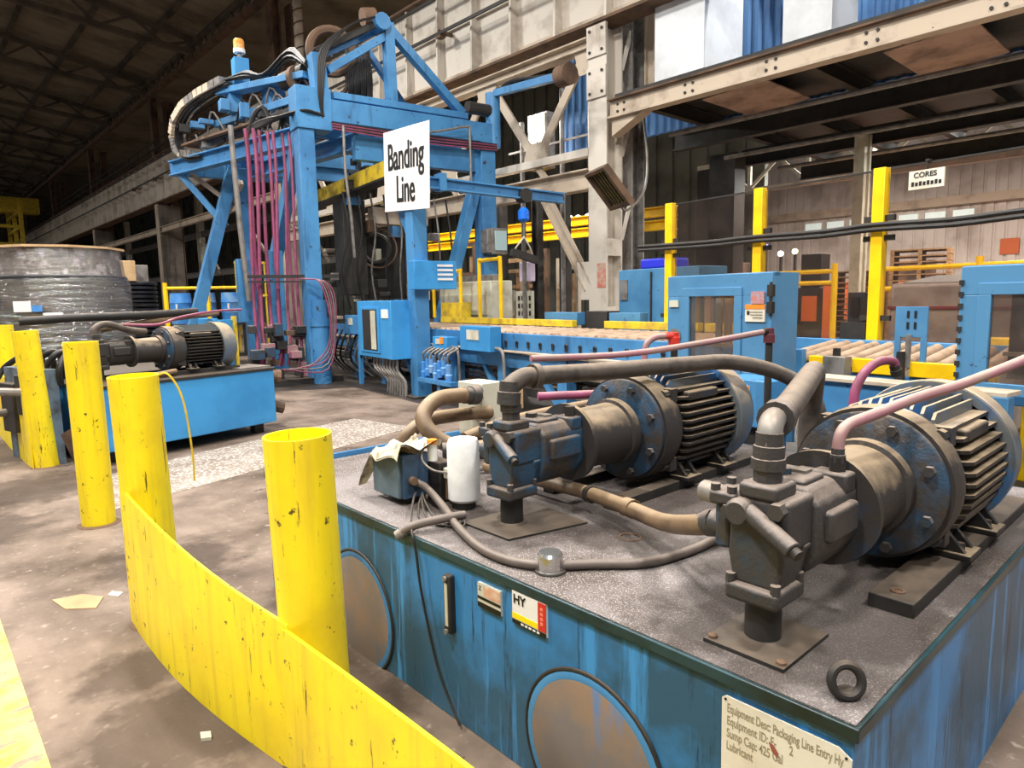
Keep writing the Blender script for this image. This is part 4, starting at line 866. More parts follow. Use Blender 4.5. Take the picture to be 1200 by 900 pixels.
# cream manifold block
t = thing('manifold_block', 'cream metal manifold block with hoses entering from its left', 'manifold', (2.52, 3.0, TZ))
MB().box((2.44, 2.95, TZ + 0.1), (2.60, 3.17, 1.07)).build('block', M_plate, t, bevel=0.004)
MB().box((2.43, 2.94, 0.985), (2.445, 3.18, 0.995)).build('seam', M_galv, t)
MB().box((2.46, 2.90, TZ), (2.52, 2.96, 0.85)).box((2.50, 3.1, TZ), (2.56, 3.16, 0.80)).build('leg', M_rust, t)
MB().cyl((2.44, 2.99, 1.03), (2.36, 2.93, 1.03), 0.04, n=12).cyl((2.44, 3.0, 0.90), (2.40, 2.99, 0.90), 0.036, n=12).build('port', M_galv, t)
MB().box((2.60, 2.9, 0.9), (2.72, 3.05, 1.02)).build('side_valve', M_card, t, bevel=0.005)
# valve box, rag, filter, small valves
t = thing('valve_box', 'blue grey metal terminal box standing at the left end of the tank lid', 'box', (1.62, 2.54, TZ))
MB().box((1.545, 2.45, 0.69), (1.67, 2.665, 0.885)).build('body', mat('blue_grey_box', (92, 112, 124), 0.45, v=(74, 94, 106), vs=5), t, bevel=0.006)
MB().box((1.56, 2.43, 0.69), (1.69, 2.45, 0.885)).build('side_cover', mat('blue_box_side', (50, 74, 100), 0.45), t, bevel=0.004)
MB().box((1.60, 2.46, TZ), (1.69, 2.6, 0.69)).build('pedestal', M_dark, t)
MB().cyl((1.60, 2.43, 0.77), (1.60, 2.405, 0.77), 0.018, n=10).build('gland', M_rust, t)
m = MB(); n = 16; top = []
for i in range(n + 1):
    for j in range(n + 1):
        u, v = i / n, j / n
        x = 1.51 + 0.24 * u; y = 2.40 + 0.32 * v
        z = 0.905 + 0.022 * math.sin(9 * u + 3 * v) * math.sin(7 * v + 1) + 0.02 * math.sin(17 * u * v + 2)
        if v > 0.72: z -= (v - 0.72) * 0.5 * (1.2 - 0.8 * u); 
        if u < 0.12: z -= (0.12 - u) * 0.35
        top.append((x + 0.01 * math.sin(11 * v), y + 0.012 * math.sin(13 * u), z))
k = len(top)
m.add(top + [(a, b, c - 0.008) for a, b, c in top],
      [(i * (n + 1) + j, (i + 1) * (n + 1) + j, (i + 1) * (n + 1) + j + 1, i * (n + 1) + j + 1) for i in range(n) for j in range(n)]
      + [(k + i * (n + 1) + j + 1, k + (i + 1) * (n + 1) + j + 1, k + (i + 1) * (n + 1) + j, k + i * (n + 1) + j) for i in range(n) for j in range(n)])
m.build('rag', M_rag, label='crumpled soiled cream rag draped over the terminal box', cat='rag', smooth=60)
t = thing('oil_filter', 'white spin-on oil filter canister left of the middle pump', 'filter', (1.745, 2.245, TZ))
MB().lathe((1.745, 2.245, 0.69), (0, 0, 1), [(0, 0), (0, 0.06), (0.012, 0.070), (0.25, 0.070), (0.27, 0.062), (0.278, 0.03), (0.278, 0)], 36).build('canister', M_filter, t)
MB().cyl((1.745, 2.245, TZ), (1.745, 2.245, 0.69), 0.05, n=10).build('filter_head', M_dark, t)
t = thing('solenoid_valve', 'small dark solenoid valve with clear cap between the terminal box and filter', 'valve', (1.72, 2.42, TZ))
MB().box((1.70, 2.36, TZ), (1.78, 2.46, 0.84)).build('body', M_dark, t, bevel=0.006)
MB().cyl((1.715, 2.43, 0.84), (1.715, 2.43, 0.92), 0.022, n=12).build('clear_cap', mat('clear_cap', (220, 220, 215), 0.2), t)
MB().cyl((1.715, 2.43, 0.915), (1.715, 2.43, 0.935), 0.024, n=12).build('orange_cap', M_orange, t)
MB().box((1.72, 2.30, TZ + 0.02), (1.77, 2.35, 0.79)).build('side_body', M_rust, t, bevel=0.004)
MB().box((1.715, 2.295, 0.77), (1.775, 2.355, 0.82)).build('coil', M_plate, t, bevel=0.006)
hose('signal_wire', [(1.69, 2.45, 0.92), (1.65, 2.42, 0.86), (1.66, 2.36, 0.82), (1.72, 2.32, 0.80)], 0.005, M_galv, 'thin pale wire looping over the solenoid valve', None, 'wires', 8, 'wire')
for i in range(3):
    hose('signal_wire', [(1.62, 2.38, 0.72), (1.55 - 0.02 * i, 2.25, 0.71), (1.52 - 0.02 * i, 2.12 + 0.03 * i, 0.67), (1.56, 2.02 + 0.03 * i, 0.672), (1.62, 2.1, 0.70)], 0.004, M_blackrub, 'thin black wire coiled below the terminal box, %s of three' % ('inner', 'middle', 'outer')[i], None, 'coiled wires', 8, 'wire')

# ------------------------------------------------------------------ far hydraulic power unit at left
LR = math.radians(14)
LO = V((1.36, 7.42, 0))
FL = Matrix.Translation(LO) @ Matrix.Rotation(LR, 4, 'Z')
def lp(x, y, z): return FL @ V((x, y, z))
t = thing('oil_tank', 'clean bright blue oil tank of the far power unit behind the bollards', 'tank', LO, LR)
MB(FL).box((0, 0, 0.13), (2.0, 2.3, 0.76)).build('tank_body', M_blueleft, t, bevel=0.008)
MB(FL).box((-0.015, -0.015, 0.76), (2.02, 2.32, 0.79)).build('lid', M_dark, t, bevel=0.004)
for x in (0.1, 1.8):
    for y in (0.15, 2.1): MB(FL).box((x, y, 0), (x + 0.12, y + 0.1, 0.13)).build('foot', M_dark, t)
MB(FL).box((0.35, 0.22, 0.79), (1.7, 0.3, 0.835)).build('mounting_rail', M_dark, t)
MB(FL).box((0.35, 0.58, 0.79), (1.7, 0.66, 0.835)).build('mounting_rail', M_dark, t)
MB(FL).box((1.6, 0.05, 0.79), (2.0, 0.5, 0.81)).build('drip_sheet', M_galv, t)
place_motor(mot, lp(0.88, 0.44, 0.79), 'finned electric motor on the far blue power unit', LR)
make_pump(lp(0.88, 0.44, 0.79), 'dark hydraulic pump of the far power unit behind the bollards', M_dark, LR)
t = thing('blue_cover_plate', 'upright blue panel with yellow edge behind the far motor', 'panel', lp(1.9, 0.8, 0.79), LR)
MB(FL).box((1.75, 0.75, 0.79), (1.8, 1.1, 1.38)).box((1.8, 0.75, 0.79), (2.0, 0.79, 1.36)).build('panel', M_blueleft, t, bevel=0.006)
MB(FL).box((2.0, 0.72, 0.79), (2.04, 0.78, 1.4)).build('yellow_edge', M_yellowworn, t)
t = thing('fitting_pipe_end', 'stubby rusty pipe flange sticking out right of the far tank', 'pipe', lp(2.1, 0.3, 0.6), LR)
MB(FL).cyl((2.0, 0.4, 0.70), (2.24, 0.3, 0.64), 0.075, n=14).build('pipe', M_rust, t)
MB(FL).cyl((2.24, 0.3, 0.64), (2.29, 0.28, 0.63), 0.09, n=8).build('flange', M_rust, t)
t = thing('drain_valve', 'small dark drain valve low on the right side of the far tank', 'valve', lp(2.05, 0.2, 0.2), LR)
MB(FL).cyl((2.0, 0.3, 0.33), (2.2, 0.25, 0.28), 0.05, n=10).cyl((2.15, 0.25, 0.28), (2.26, 0.2, 0.24), 0.07, n=10).build('body', M_rust, t)
MB(FL).cyl((2.17, 0.25, 0.3), (2.17, 0.25, 0.5), 0.012, n=6).build('handle', M_dark, t)
hose('pressure_hose', [lp(-0.25, 0.9, 1.42), lp(0.2, 0.75, 1.44), lp(0.9, 0.7, 1.45), lp(1.5, 0.7, 1.47)], 0.045, M_blackrub, 'long straight black hose above the far motor', None)
hose('pressure_hose', [lp(0.22, 0.45, 1.25), lp(0.24, 0.45, 1.33), lp(0.36, 0.45, 1.37), lp(0.6, 0.5, 1.3), lp(0.8, 0.55, 1.27)], 0.035, M_hose, 'bent dark hose above the far pump', None)
hose('pilot_hose', [lp(0.5, 0.4, 1.36), lp(0.8, 0.3, 1.35), lp(1.1, 0.35, 1.42), lp(1.6, 0.5, 1.47), lp(2.1, 0.7, 1.48)], 0.014, M_pink, 'thin pink hose lying over the far motor', None)
hose('pilot_hose', [lp(0.45, 0.8, 1.3), lp(0.8, 0.75, 1.36), lp(1.2, 0.7, 1.4), lp(1.9, 0.9, 1.44)], 0.03, M_hosebrown, 'tan hose behind the far motor', None)
hose('suction_hose', [lp(0.3, 0.2, 0.84), lp(0.6, 0.12, 0.83), lp(0.9, 0.2, 0.84)], 0.03, M_hosebrown, 'short tan hose in front of the far pump foot', None)
for i in range(5):
    hose('suction_hose', [lp(-0.1 - 0.03 * i, 0.5 + 0.3 * i, 0.8), lp(-0.12, 0.45 + 0.3 * i, 0.95), lp(0.0, 0.5 + 0.2 * i, 1.1), lp(0.15, 0.5 + 0.25 * i, 1.0), lp(0.2, 0.6 + 0.25 * i, 0.8)], 0.03, M_blackrub, 'black hose loop at the left end of the far tank, %s from the front' % ORD[i], None, 'hose loops on the far tank')
t = thing('valve_stand', 'grimy valve stand behind the second bollard from the left', 'valve', lp(-0.3, 0.7, 0))
MB(FL).box((-0.25, 0.5, 0), (-0.12, 1.4, 0.95)).build('plate', mat('grey_blue_plate', (96, 112, 124), 0.6, v=(60, 60, 60), vs=5), t)
MB(FL).box((-0.35, 0.55, 0.5), (-0.25, 0.9, 0.9)).box((-0.34, 1.0, 0.3), (-0.25, 1.3, 0.8)).build('valve_body', M_dark, t, bevel=0.01)
MB(FL).cyl((-0.5, 0.9, 0.75), (-0.2, 0.6, 0.72), 0.04, n=10).build('pipe', M_galv, t); MB(FL).cyl((-0.5, 1.2, 0.5), (-0.2, 1.2, 0.5), 0.04, n=10).build('pipe', M_galv, t)

# wrapped stacks of black coils
def coil_stack(cx, cy, R, n, z0, pitch, lab, film):
    t = thing('coil_stack', lab, 'coils', (cx, cy, 0))
    MB().box((cx - R * 0.8, cy - R * 0.8, 0), (cx + R * 0.8, cy + R * 0.8, z0)).build('pallet', M_wood, t)
    c0 = MB().lathe((cx, cy, z0), (0, 0, 1), [(0, 0.5 * R), (0, R - 0.05), (pitch * 0.25, R), (pitch * 0.7, R), (pitch * 0.95, R - 0.05), (pitch * 0.95, 0.5 * R), (0, 0.5 * R)], 36).build('coil', M_coil, t, smooth=25)
    for k in range(1, n):
        d = dup(c0, (random.uniform(-0.02, 0.02), random.uniform(-0.02, 0.02), k * pitch))
    return t
t = coil_stack(1.80, 11.6, 0.86, 24, 0.12, 0.078, 'film wrapped stack of black coils with cardboard top and white labels', True)
z1 = 0.12 + 24 * 0.078
MB().lathe((1.80, 11.6, z1), (0, 0, 1), [(0, 0.78), (0.36, 0.76), (0.36, 0)], 10).build('upper_wrap', mat('wrapped_carton', (110, 98, 86), 0.35, v=(190, 180, 172), vs=6, vlo=0.5, vhi=0.62), t)
MB().lathe((1.80, 11.6, z1 + 0.36), (0, 0, 1), [(0, 0), (0, 0.84), (0.03, 0.84), (0.03, 0)], 10).build('cardboard_top', M_card, t)
MB().lathe((1.80, 11.6, 0.1), (0, 0, 1), [(0, 0.90), (0.6, 0.885), (1.2, 0.895), (1.8, 0.885), (1.93, 0.82), (2.28, 0.79)], 22).build('stretch_film', M_film, t, smooth=20)
for (ang, z, w, h) in ((-128, 1.50, 0.22, 0.14), (-106, 1.34, 0.22, 0.14), (-117, 1.50, 0.12, 0.08)):
    a = math.radians(ang); d = V((math.cos(a), math.sin(a), 0)); s = V((-d.y, d.x, 0)); c = V((1.80, 11.6, z)) + d * 0.905
    MB().prism([c - s * w / 2, c + s * w / 2, c + s * w / 2 + V((0, 0, h)), c - s * w / 2 + V((0, 0, h))], d * 0.004).build('paper_label', M_sign if w > 0.15 else M_bin, t, smooth=0)
t = coil_stack(3.20, 14.0, 0.5, 24, 0.12, 0.078, 'narrower unwrapped stack of black coils behind the wrapped stack', False)
t = thing('cardboard_box', 'plain cardboard box on top of the narrower coil stack', 'box', (3.1, 13.7, 1.99))
MB().box((2.75, 13.5, 1.99), (3.25, 14.1, 2.35)).build('body', M_card, t, bevel=0.01)
MB().box((2.74, 13.49, 2.15), (2.75, 13.75, 2.33)).build('flap', M_card, t)
MB().box((3.26, 13.9, 1.99), (3.55, 14.3, 2.30)).build('grey_tote', M_galv, bevel=0.01, label='small grey tote beside the cardboard box on the coils', cat='tote')

# ------------------------------------------------------------------ banding gantry (frame a,b,z)
GT = thing('banding_gantry', 'tall blue steel gantry of the banding machine straddling the conveyor', 'gantry', G0, RZ)
g = lambda: MB(FG)
def gb(name, lo, hi, m=M_blue, bev=0.008): return g().box(lo, hi).build(name, m, GT, bevel=bev)
def gbar(name, p, q, w, h, m=M_blue, up=(0, 0, 1)): return g().bar(p, q, w, h, up).build(name, m, GT, bevel=0.006)
gb('column', (-0.92, 3.02, 0), (-0.62, 3.36, 4.9))
g().lathe((-0.72, 2.98, 0), (0, 0, 1), [(0, 0), (0, 0.17), (1.1, 0.17), (1.1, 0.19), (1.25, 0.19), (1.25, 0.15), (1.6, 0.15), (1.6, 0)], 18).build('column_cylinder', M_blue, GT)
gb('column', (3.02, 3.0, 0), (3.38, 3.36, 4.95))
gb('column', (-1.0, 7.45, 0), (-0.72, 7.75, 4.75)); gb('column', (2.9, 7.45, 0), (3.2, 7.75, 4.75))
gb('main_beam', (-0.35, 3.0, 4.93), (3.46, 3.4, 5.33)); gb('main_beam', (-0.9, 7.4, 4.95), (3.3, 7.8, 5.3))
gb('beam_rail', (-0.2, 3.05, 5.37), (2.75, 3.25, 5.5)); gb('rear_tie', (-1.25, 7.55, 4.65), (1.78, 7.7, 4.95))
gbar('diagonal_leg', (-1.05, 7.6, 4.85), (-2.48, 7.6, 0.1), 0.26, 0.28, up=(0, 1, 0))
gbar('diagonal_leg', (-0.98, 7.3, 4.4), (-1.35, 8.9, 3.2), 0.1, 0.14, M_beige)
gbar('knee_brace', (-0.75, 3.5, 4.75), (-1.0, 5.2, 2.0), 0.2, 0.24)
gbar('knee_brace', (3.05, 3.2, 4.3), (1.95, 3.2, 0.9), 0.22, 0.26, up=(0, 1, 0))
gbar('knee_brace', (0.3, 3.3, 4.9), (1.3, 3.3, 4.2), 0.14, 0.16, up=(0, 1, 0))
gb('cross_beam', (0.2, 3.1, 4.3), (3.1, 3.3, 4.75))
gbar('tower_corner', (-0.38, 3.2, 4.9), (-0.46, 3.2, 6.15), 0.26, 0.30, up=(0, 1, 0))
gb('corner_plate', (-0.95, 2.98, 4.75), (-0.28, 3.42, 5.5))
gbar('apex_post', (1.05, 3.2, 5.3), (1.03, 3.2, 7.0), 0.2, 0.2, up=(0, 1, 0))
gbar('apex_diagonal', (1.05, 3.2, 6.9), (2.68, 3.2, 5.5), 0.16, 0.18, up=(0, 1, 0)); gbar('apex_diagonal', (0.98, 3.2, 6.75), (-0.25, 3.2, 5.9), 0.14, 0.16, up=(0, 1, 0))
gbar('apex_diagonal', (1.05, 4.4, 6.9), (2.3, 4.4, 5.35), 0.12, 0.14, up=(0, 1, 0)); gb('apex_post', (0.95, 4.3, 5.0), (1.12, 4.5, 6.9))
gb('main_beam', (-0.4, 4.3, 4.95), (3.3, 4.55, 5.25))
gbar('top_chord', (-0.46, 3.2, 6.2), (0.9, 3.2, 7.0), 0.16, 0.12, M_dark); gbar('top_chord', (-0.46, 3.35, 6.1), (0.9, 3.4, 6.88), 0.1, 0.1)
g().cyl((0.85, 3.0, 6.95), (0.85, 3.4, 6.95), 0.16, n=12).build('apex_sheave', M_blue, GT)
g().cyl((0.55, 3.3, 7.05), (0.8, 3.3, 7.1), 0.17, n=12).build('winch_drum', M_rust, GT)
g().torus((0.15, 4.0, 6.55), (0.3, 1, 0), 0.42, 0.09, 24, 8).build('strap_reel', M_rust, GT)
g().torus((0.15, 4.0, 6.0), (0.3, 1, 0), 0.30, 0.05, 24, 8).build('strap_reel', M_rust, GT)
for k in range(12):
    a = 0.42 + k * 0.045
    g().tube([(a, 3.9 + 0.05 * (k % 3), 5.4), (a + 0.01, 3.85, 6.0), (a + 0.02 * math.sin(k), 3.9, 6.75)], 0.026, 6, 3).build('black_hose', M_blackrub, GT)
for k in range(6):
    g().tube([(-0.3, 2.96 - 0.01 * k, 4.9 - 0.025 * k), (1.5, 2.95, 4.88 - 0.03 * k), (3.4, 2.96, 4.9 - 0.025 * k)], 0.014, 6, 3).build('service_line', M_pink if k % 2 else M_blackrub, GT)
# left overhang with trolley rails, drive and cable chain
g().ibeam((-0.5, 3.3, 4.78), (-2.25, 8.5, 4.78), 0.22, 0.34, 0.03).build('overhang_beam', M_blue, GT, bevel=0.004)
g().ibeam((0.6, 3.3, 4.78), (-0.6, 8.4, 4.78), 0.22, 0.34, 0.03).build('overhang_beam', M_blue, GT, bevel=0.004)
gbar('overhang_tie', (-2.3, 8.5, 4.78), (0.6, 8.3, 4.78), 0.2, 0.3)
gbar('overhang_strut', (-2.15, 8.2, 4.65), (-1.3, 7.7, 3.4), 0.1, 0.14); gbar('overhang_strut', (-1.9, 8.2, 4.65), (-1.1, 7.7, 3.9), 0.08, 0.1, M_beige)
gbar('trolley_rail', (-0.5, 3.2, 5.28), (-1.75, 7.3, 5.22), 0.14, 0.12, M_dark); gbar('trolley_rail', (-0.5, 3.3, 5.45), (-1.5, 6.9, 5.55), 0.2, 0.14)
gbar('roof_plate', (-1.0, 5.2, 5.25), (-1.9, 7.9, 5.22), 0.5, 0.05, M_rust)
gbar('upper_arm', (-0.5, 3.5, 5.85), (-1.5, 6.3, 6.08), 0.3, 0.12); gb('drive_box', (-0.95, 4.7, 5.55), (-0.6, 5.2, 6.1)); gb('drive_box', (-1.45, 5.8, 5.6), (-1.2, 6.1, 6.1))
g().cyl((-0.75, 4.3, 5.9), (-0.5, 3.6, 5.95), 0.17, n=14).build('drive_motor', M_dark, GT)
g().cyl((-0.62, 3.9, 5.85), (-0.58, 3.8, 5.86), 0.26, n=18).build('drive_pulley', M_rust, GT)
gb('beacon_box', (-1.32, 5.75, 6.2), (-1.02, 6.05, 6.72), M_blueleft)
g().cyl((-1.17, 5.9, 6.72), (-1.17, 5.9, 6.84), 0.05, n=10).build('beacon_stem', M_galv, GT)
bc = g().cyl((-1.17, 5.9, 6.84), (-1.17, 5.9, 6.92), 0.12, n=14).build('beacon_base', M_sign, GT)
g().lathe((-1.17, 5.9, 6.92), (0, 0, 1), [(0, 0), (0, 0.11), (0.16, 0.11), (0.2, 0.09), (0.22, 0)], 16).build('beacon_lens', M_amber, bc)
path = [V(p) for p in ((-1.45, 6.0, 6.25), (-1.75, 6.9, 6.18), (-1.98, 7.6, 6.05), (-2.12, 8.0, 5.8), (-2.16, 8.15, 5.5), (-2.12, 8.15, 5.2), (-2.02, 7.95, 5.02), (-1.8, 7.4, 4.98))]
pts = []
for i in range(len(path) - 1):
    for k in range(4): pts.append(path[i].lerp(path[i + 1], k / 4))
for p, q in zip(pts, pts[1:]): g().bar(p, p.lerp(q, 0.85), 0.34, 0.16).build('chain_link', M_beige if random.random() < 0.5 else M_galv, GT)
for k in range(7):
    o = V((0.10 - 0.03 * k, -0.12 - 0.03 * k, -0.10 - 0.02 * (k % 3)))
    g().tube([p + o for p in path], 0.02, 6, 3).build('black_hose', M_blackrub, GT)
for k in range(8):
    p = [(-0.5 - 0.02 * k, 3.3, 5.9 + 0.02 * k), (-0.7, 4.0, 6.25 + 0.03 * k), (-0.9 - 0.02 * k, 4.7, 6.12), (-1.2, 5.4, 6.2 + 0.02 * k), (-1.45, 6.0, 6.28)]
    g().tube([(a + 0.03 * math.sin(k * 2.1), b, z) for a, b, z in p], 0.025, 6, 4).build('black_hose', M_blackrub, GT)
for k in range(6):
    g().tube([(-0.42, 3.0, 5.0 + 0.03 * k), (-0.8, 2.95 + 0.06 * k, 5.05), (-1.15, 3.3, 4.98), (-1.4, 3.7, 4.85 + 0.02 * k), (-1.55, 4.4, 4.9)], 0.025, 6, 4).build('black_hose', M_blackrub, GT)
for k in range(5):
    g().tube([(-0.46, 3.0, 4.95), (-0.45 - 0.02 * k, 2.92, 5.5), (-0.3 - 0.03 * k, 2.95, 6.2), (0.2, 3.0, 6.75), (0.7, 3.05, 7.0)], 0.022, 6, 4).build('black_hose', M_blackrub, GT)
# hanging pink hoses and grey riser
g().tube([(-1.95, 3.7, 4.8), (-1.9, 3.7, 3.0), (-1.82, 3.7, 1.6)], 0.05, 8, 2).build('riser_pipe', M_galv, GT)
for k, (a, b) in enumerate(((-1.72, 3.6), (-1.66, 3.75), (-1.6, 3.5), (-1.53, 3.7), (-1.47, 3.6), (-1.32, 3.6), (-1.25, 3.5), (-1.05, 3.6), (-1.0, 3.75), (-0.95, 3.5))):
    s = 0.08 * math.sin(k * 1.7)
    g().tube([(a, b, 4.75), (a + 0.02, b, 4.0), (a - 0.02 + s * 0.4, b, 2.6), (a - 0.04 + s, b, 1.4), (a - 0.05 + s, b - 0.1, 0.7), (a - 0.1 + s * 1.5, b - 0.1, 0.35)], 0.032 if k < 7 else 0.028, 8, 4).build('pink_hose', M_pink, GT)
g().tube([(-1.5, 4.1, 4.8), (-1.45, 4.0, 5.1), (-1.3, 3.9, 5.25), (-1.2, 3.8, 5.0)], 0.05, 8, 4).build('black_hose', M_blackrub, GT)
for k in range(5):
    g().tube([(-0.9 - 0.05 * k, 2.9, 2.0), (-0.75 + 0.04 * k, 2.75, 1.9), (-0.62 + 0.03 * k, 2.7, 1.3), (-0.7, 2.7, 0.7 - 0.1 * k), (-1.1 - 0.1 * k, 2.7, 0.35), (-1.5, 2.8, 0.3)], 0.013, 6, 5).build('loop_cable', M_galv if k % 2 else M_pink, GT)
g().bar((-1.9, 3.4, 2.05), (-0.3, 3.0, 2.05), 0.05, 0.06).bar((-1.9, 3.4, 1.95), (-0.4, 3.0, 1.95), 0.03, 0.03).build('hose_hanger', M_dark, GT)
for k in range(30):
    a = random.uniform(-2.0, -0.95); b = random.uniform(3.1, 3.6); z = random.uniform(0.1, 1.1)
    g().cbox((a, b, z), (random.uniform(0.08, 0.25), random.uniform(0.1, 0.25), random.uniform(0.08, 0.25))).build('valve_body', random.choice((M_dark, M_dark, M_dark, M_pump, M_pinkdusty, M_rust, M_pumpblue)), GT, bevel=0.01)
gb('side_panel', (-1.95, 3.9, 1.2), (-1.6, 4.1, 2.4)); gb('valve_frame', (-1.3, 4.2, 0.2), (-1.0, 4.4, 2.6))
gb('base_block', (-2.0, 3.0, 0), (-0.3, 4.4, 0.12), M_dark)
# middle: yellow beam, banding head, hanging items
gbar('yellow_beam', (0.5, 6.1, 4.0), (0.5, 2.1, 4.0), 0.2, 0.3, M_yellowworn); gbar('yellow_beam_flange', (0.5, 6.1, 3.82), (0.5, 2.1, 3.82), 0.3, 0.05, M_dark)
gb('banding_head', (0.3, 4.2, 1.7), (0.8, 4.8, 3.7), M_dark); gb('banding_head_arm', (0.9, 4.0, 3.2), (2.2, 4.3, 3.55), M_beige)
gb('banding_chute', (0.95, 4.6, 1.6), (1.9, 4.9, 3.0), M_dark)
g().torus((1.05, 4.2, 2.7), (0.2, 1, 0), 0.42, 0.018, 28, 6).build('strap_guide', M_rust, GT)
g().torus((1.05, 4.3, 2.7), (0.2, 1, 0), 0.3, 0.05, 28, 6).build('strap_guide', M_dark, GT)
for k in range(9): g().tube([(0.75 + 0.11 * k, 3.4, 4.75), (0.8 + 0.1 * k, 3.5, 4.4), (0.7 + 0.1 * k, 3.6, 4.1 - 0.03 * k)], 0.03, 6, 3).build('black_hose', M_blackrub if k % 3 else M_chrome, GT)
g().tube([(-0.1, 2.9, 4.85), (-0.12, 2.85, 4.0), (-0.05, 2.85, 3.2), (0.0, 2.9, 2.4)], 0.03, 8, 3).build('grey_drop_pipe', M_galv, GT)
# right end post and service boom
g().cyl((3.42, 3.12, 4.85), (3.42, 3.12, 6.0), 0.16, n=16).build('end_post', M_blue, GT)
g().tube([(3.42, 3.1, 5.2), (3.42, 3.0, 5.9), (3.5, 2.8, 6.1), (3.42, 2.2, 6.05), (3.42, 0.8, 5.78)], 0.03, 8, 4).build('service_line', M_blackrub, GT)
g().bar((3.42, 3.0, 5.98), (3.42, 0.65, 5.72), 0.12, 0.14).build('service_boom', M_blue, GT)
g().cyl((3.42, 0.75, 5.72), (3.42, 0.45, 5.7), 0.2, n=14).build('boom_end_drum', M_rust, GT)
g().cyl((2.75, 3.1, 5.62), (3.3, 3.1, 5.62), 0.13, n=12).build('gear_motor', M_dark, GT)
g().tube([(0.9, 2.9, 4.75), (2.0, 2.85, 5.0), (2.6, 2.85, 5.15), (2.65, 2.85, 5.0), (2.65, 2.85, 3.8)], 0.025, 6, 3).build('guide_wire', M_galv, GT)

for k in range(14):
    b = 3.5 + 0.33 * k; a = -0.55 - 0.33 * (b - 3.3)
    g().cbox((a + random.uniform(-0.2, 0.35), b, random.uniform(5.0, 5.7)), (random.uniform(0.1, 0.3), random.uniform(0.12, 0.3), random.uniform(0.1, 0.3))).build('drive_part', random.choice((M_blue, M_blue, M_dark, M_galv)), GT, bevel=0.01)
for k in range(10):
    b0 = random.uniform(3.2, 6.5); a0 = -0.5 - 0.33 * (b0 - 3.3)
    g().tube([(a0 + 0.1, b0, 5.3), (a0 - 0.12, b0 + 0.3, 5.55 + random.uniform(-0.2, 0.3)), (a0 - 0.2, b0 + 0.8, 5.2 + random.uniform(-0.3, 0.3)), (a0 - 0.3, b0 + 1.2, 5.45)], 0.022, 6, 4).build('black_hose', M_blackrub if k % 3 else M_galv, GT)
for k in range(18):
    a0 = random.uniform(0.3, 2.6); z0 = random.uniform(3.6, 4.7)
    g().cbox((a0, 3.7 + random.uniform(0, 0.6), z0), (random.uniform(0.08, 0.3), 0.15, random.uniform(0.08, 0.3))).build('strapping_part', random.choice((M_dark, M_dark, M_galv, M_blue, M_chrome)), GT, bevel=0.01)
for k in range(26):
    a0 = random.uniform(0.2, 3.0); b0 = random.uniform(3.8, 5.5); z0 = random.uniform(1.2, 3.2)
    g().cbox((a0, b0, z0), (random.uniform(0.08, 0.35), random.uniform(0.1, 0.3), random.uniform(0.06, 0.35))).build('strapping_part', random.choice((M_dark, M_dark, M_galv, M_rust, M_plate, M_beige)), GT, bevel=0.01)
for k in range(9):
    g().tube([(0.2 + 0.3 * k, 3.9, 3.8), (0.25 + 0.3 * k, 3.8, 3.0), (0.1 + 0.33 * k, 3.9, 2.2), (0.3 + 0.3 * k, 4.0, 1.4)], 0.02, 6, 3).build('black_hose', random.choice((M_blackrub, M_galv, M_blackrub)), GT)
# jib post with sign, jib arm and hoist
t = thing('jib_post', 'blue square steel post with jib arm in front of the conveyor', 'post', Wp(0, 0, 0), RZ)
g().box((-0.23, -0.13, 0), (0.02, 0.13, 4.2)).build('post', M_blue, t, bevel=0.01)
g().prism([(-0.13, 0.13, 3.0), (-0.13, 0.75, 3.2), (-0.13, 0.13, 2.35)], (0.03, 0, 0)).build('gusset', M_blue, t)
g().ibeam((0.1, 0, 3.40), (2.85, 0, 3.33), 0.14, 0.18, 0.025).build('jib_arm', M_blue, t)
g().box((0.3, -0.1, 3.28), (0.42, 0.1, 3.55)).build('jib_clamp', M_blue, t)
g().box((-0.35, -0.22, 0), (0.08, 0.22, 0.03)).build('base_plate', M_dark, t)
t = thing('chain_hoist', 'bright blue chain hoist hanging from the jib arm by a trolley', 'hoist', Wp(1.98, 0, 2.6), RZ)
g().cyl((1.98, -0.1, 3.32), (1.98, 0.1, 3.32), 0.12, n=14).build('trolley', M_dark, t)
g().cyl((1.98, 0, 2.6), (1.98, 0, 3.25), 0.012, n=6).build('chain', M_galv, t)
g().lathe((1.98, 0, 2.88), (0, 0, 1), [(0, 0), (0, 0.06), (0.04, 0.1), (0.18, 0.1), (0.24, 0.05), (0.24, 0)], 12).build('hoist_body', M_brightblue, t)
g().tube([(1.98, 0, 2.62), (1.82, 0, 2.45), (1.78, 0.05, 2.35)], 0.014, 6, 2).tube([(1.98, 0, 2.62), (2.1, 0, 2.45), (2.2, 0.05, 2.3)], 0.014, 6, 2).build('sling', M_plate, t)
g().bar((1.75, 0.05, 2.36), (2.3, 0.05, 2.22), 0.12, 0.12).build('lifting_clamp', M_dark, t)
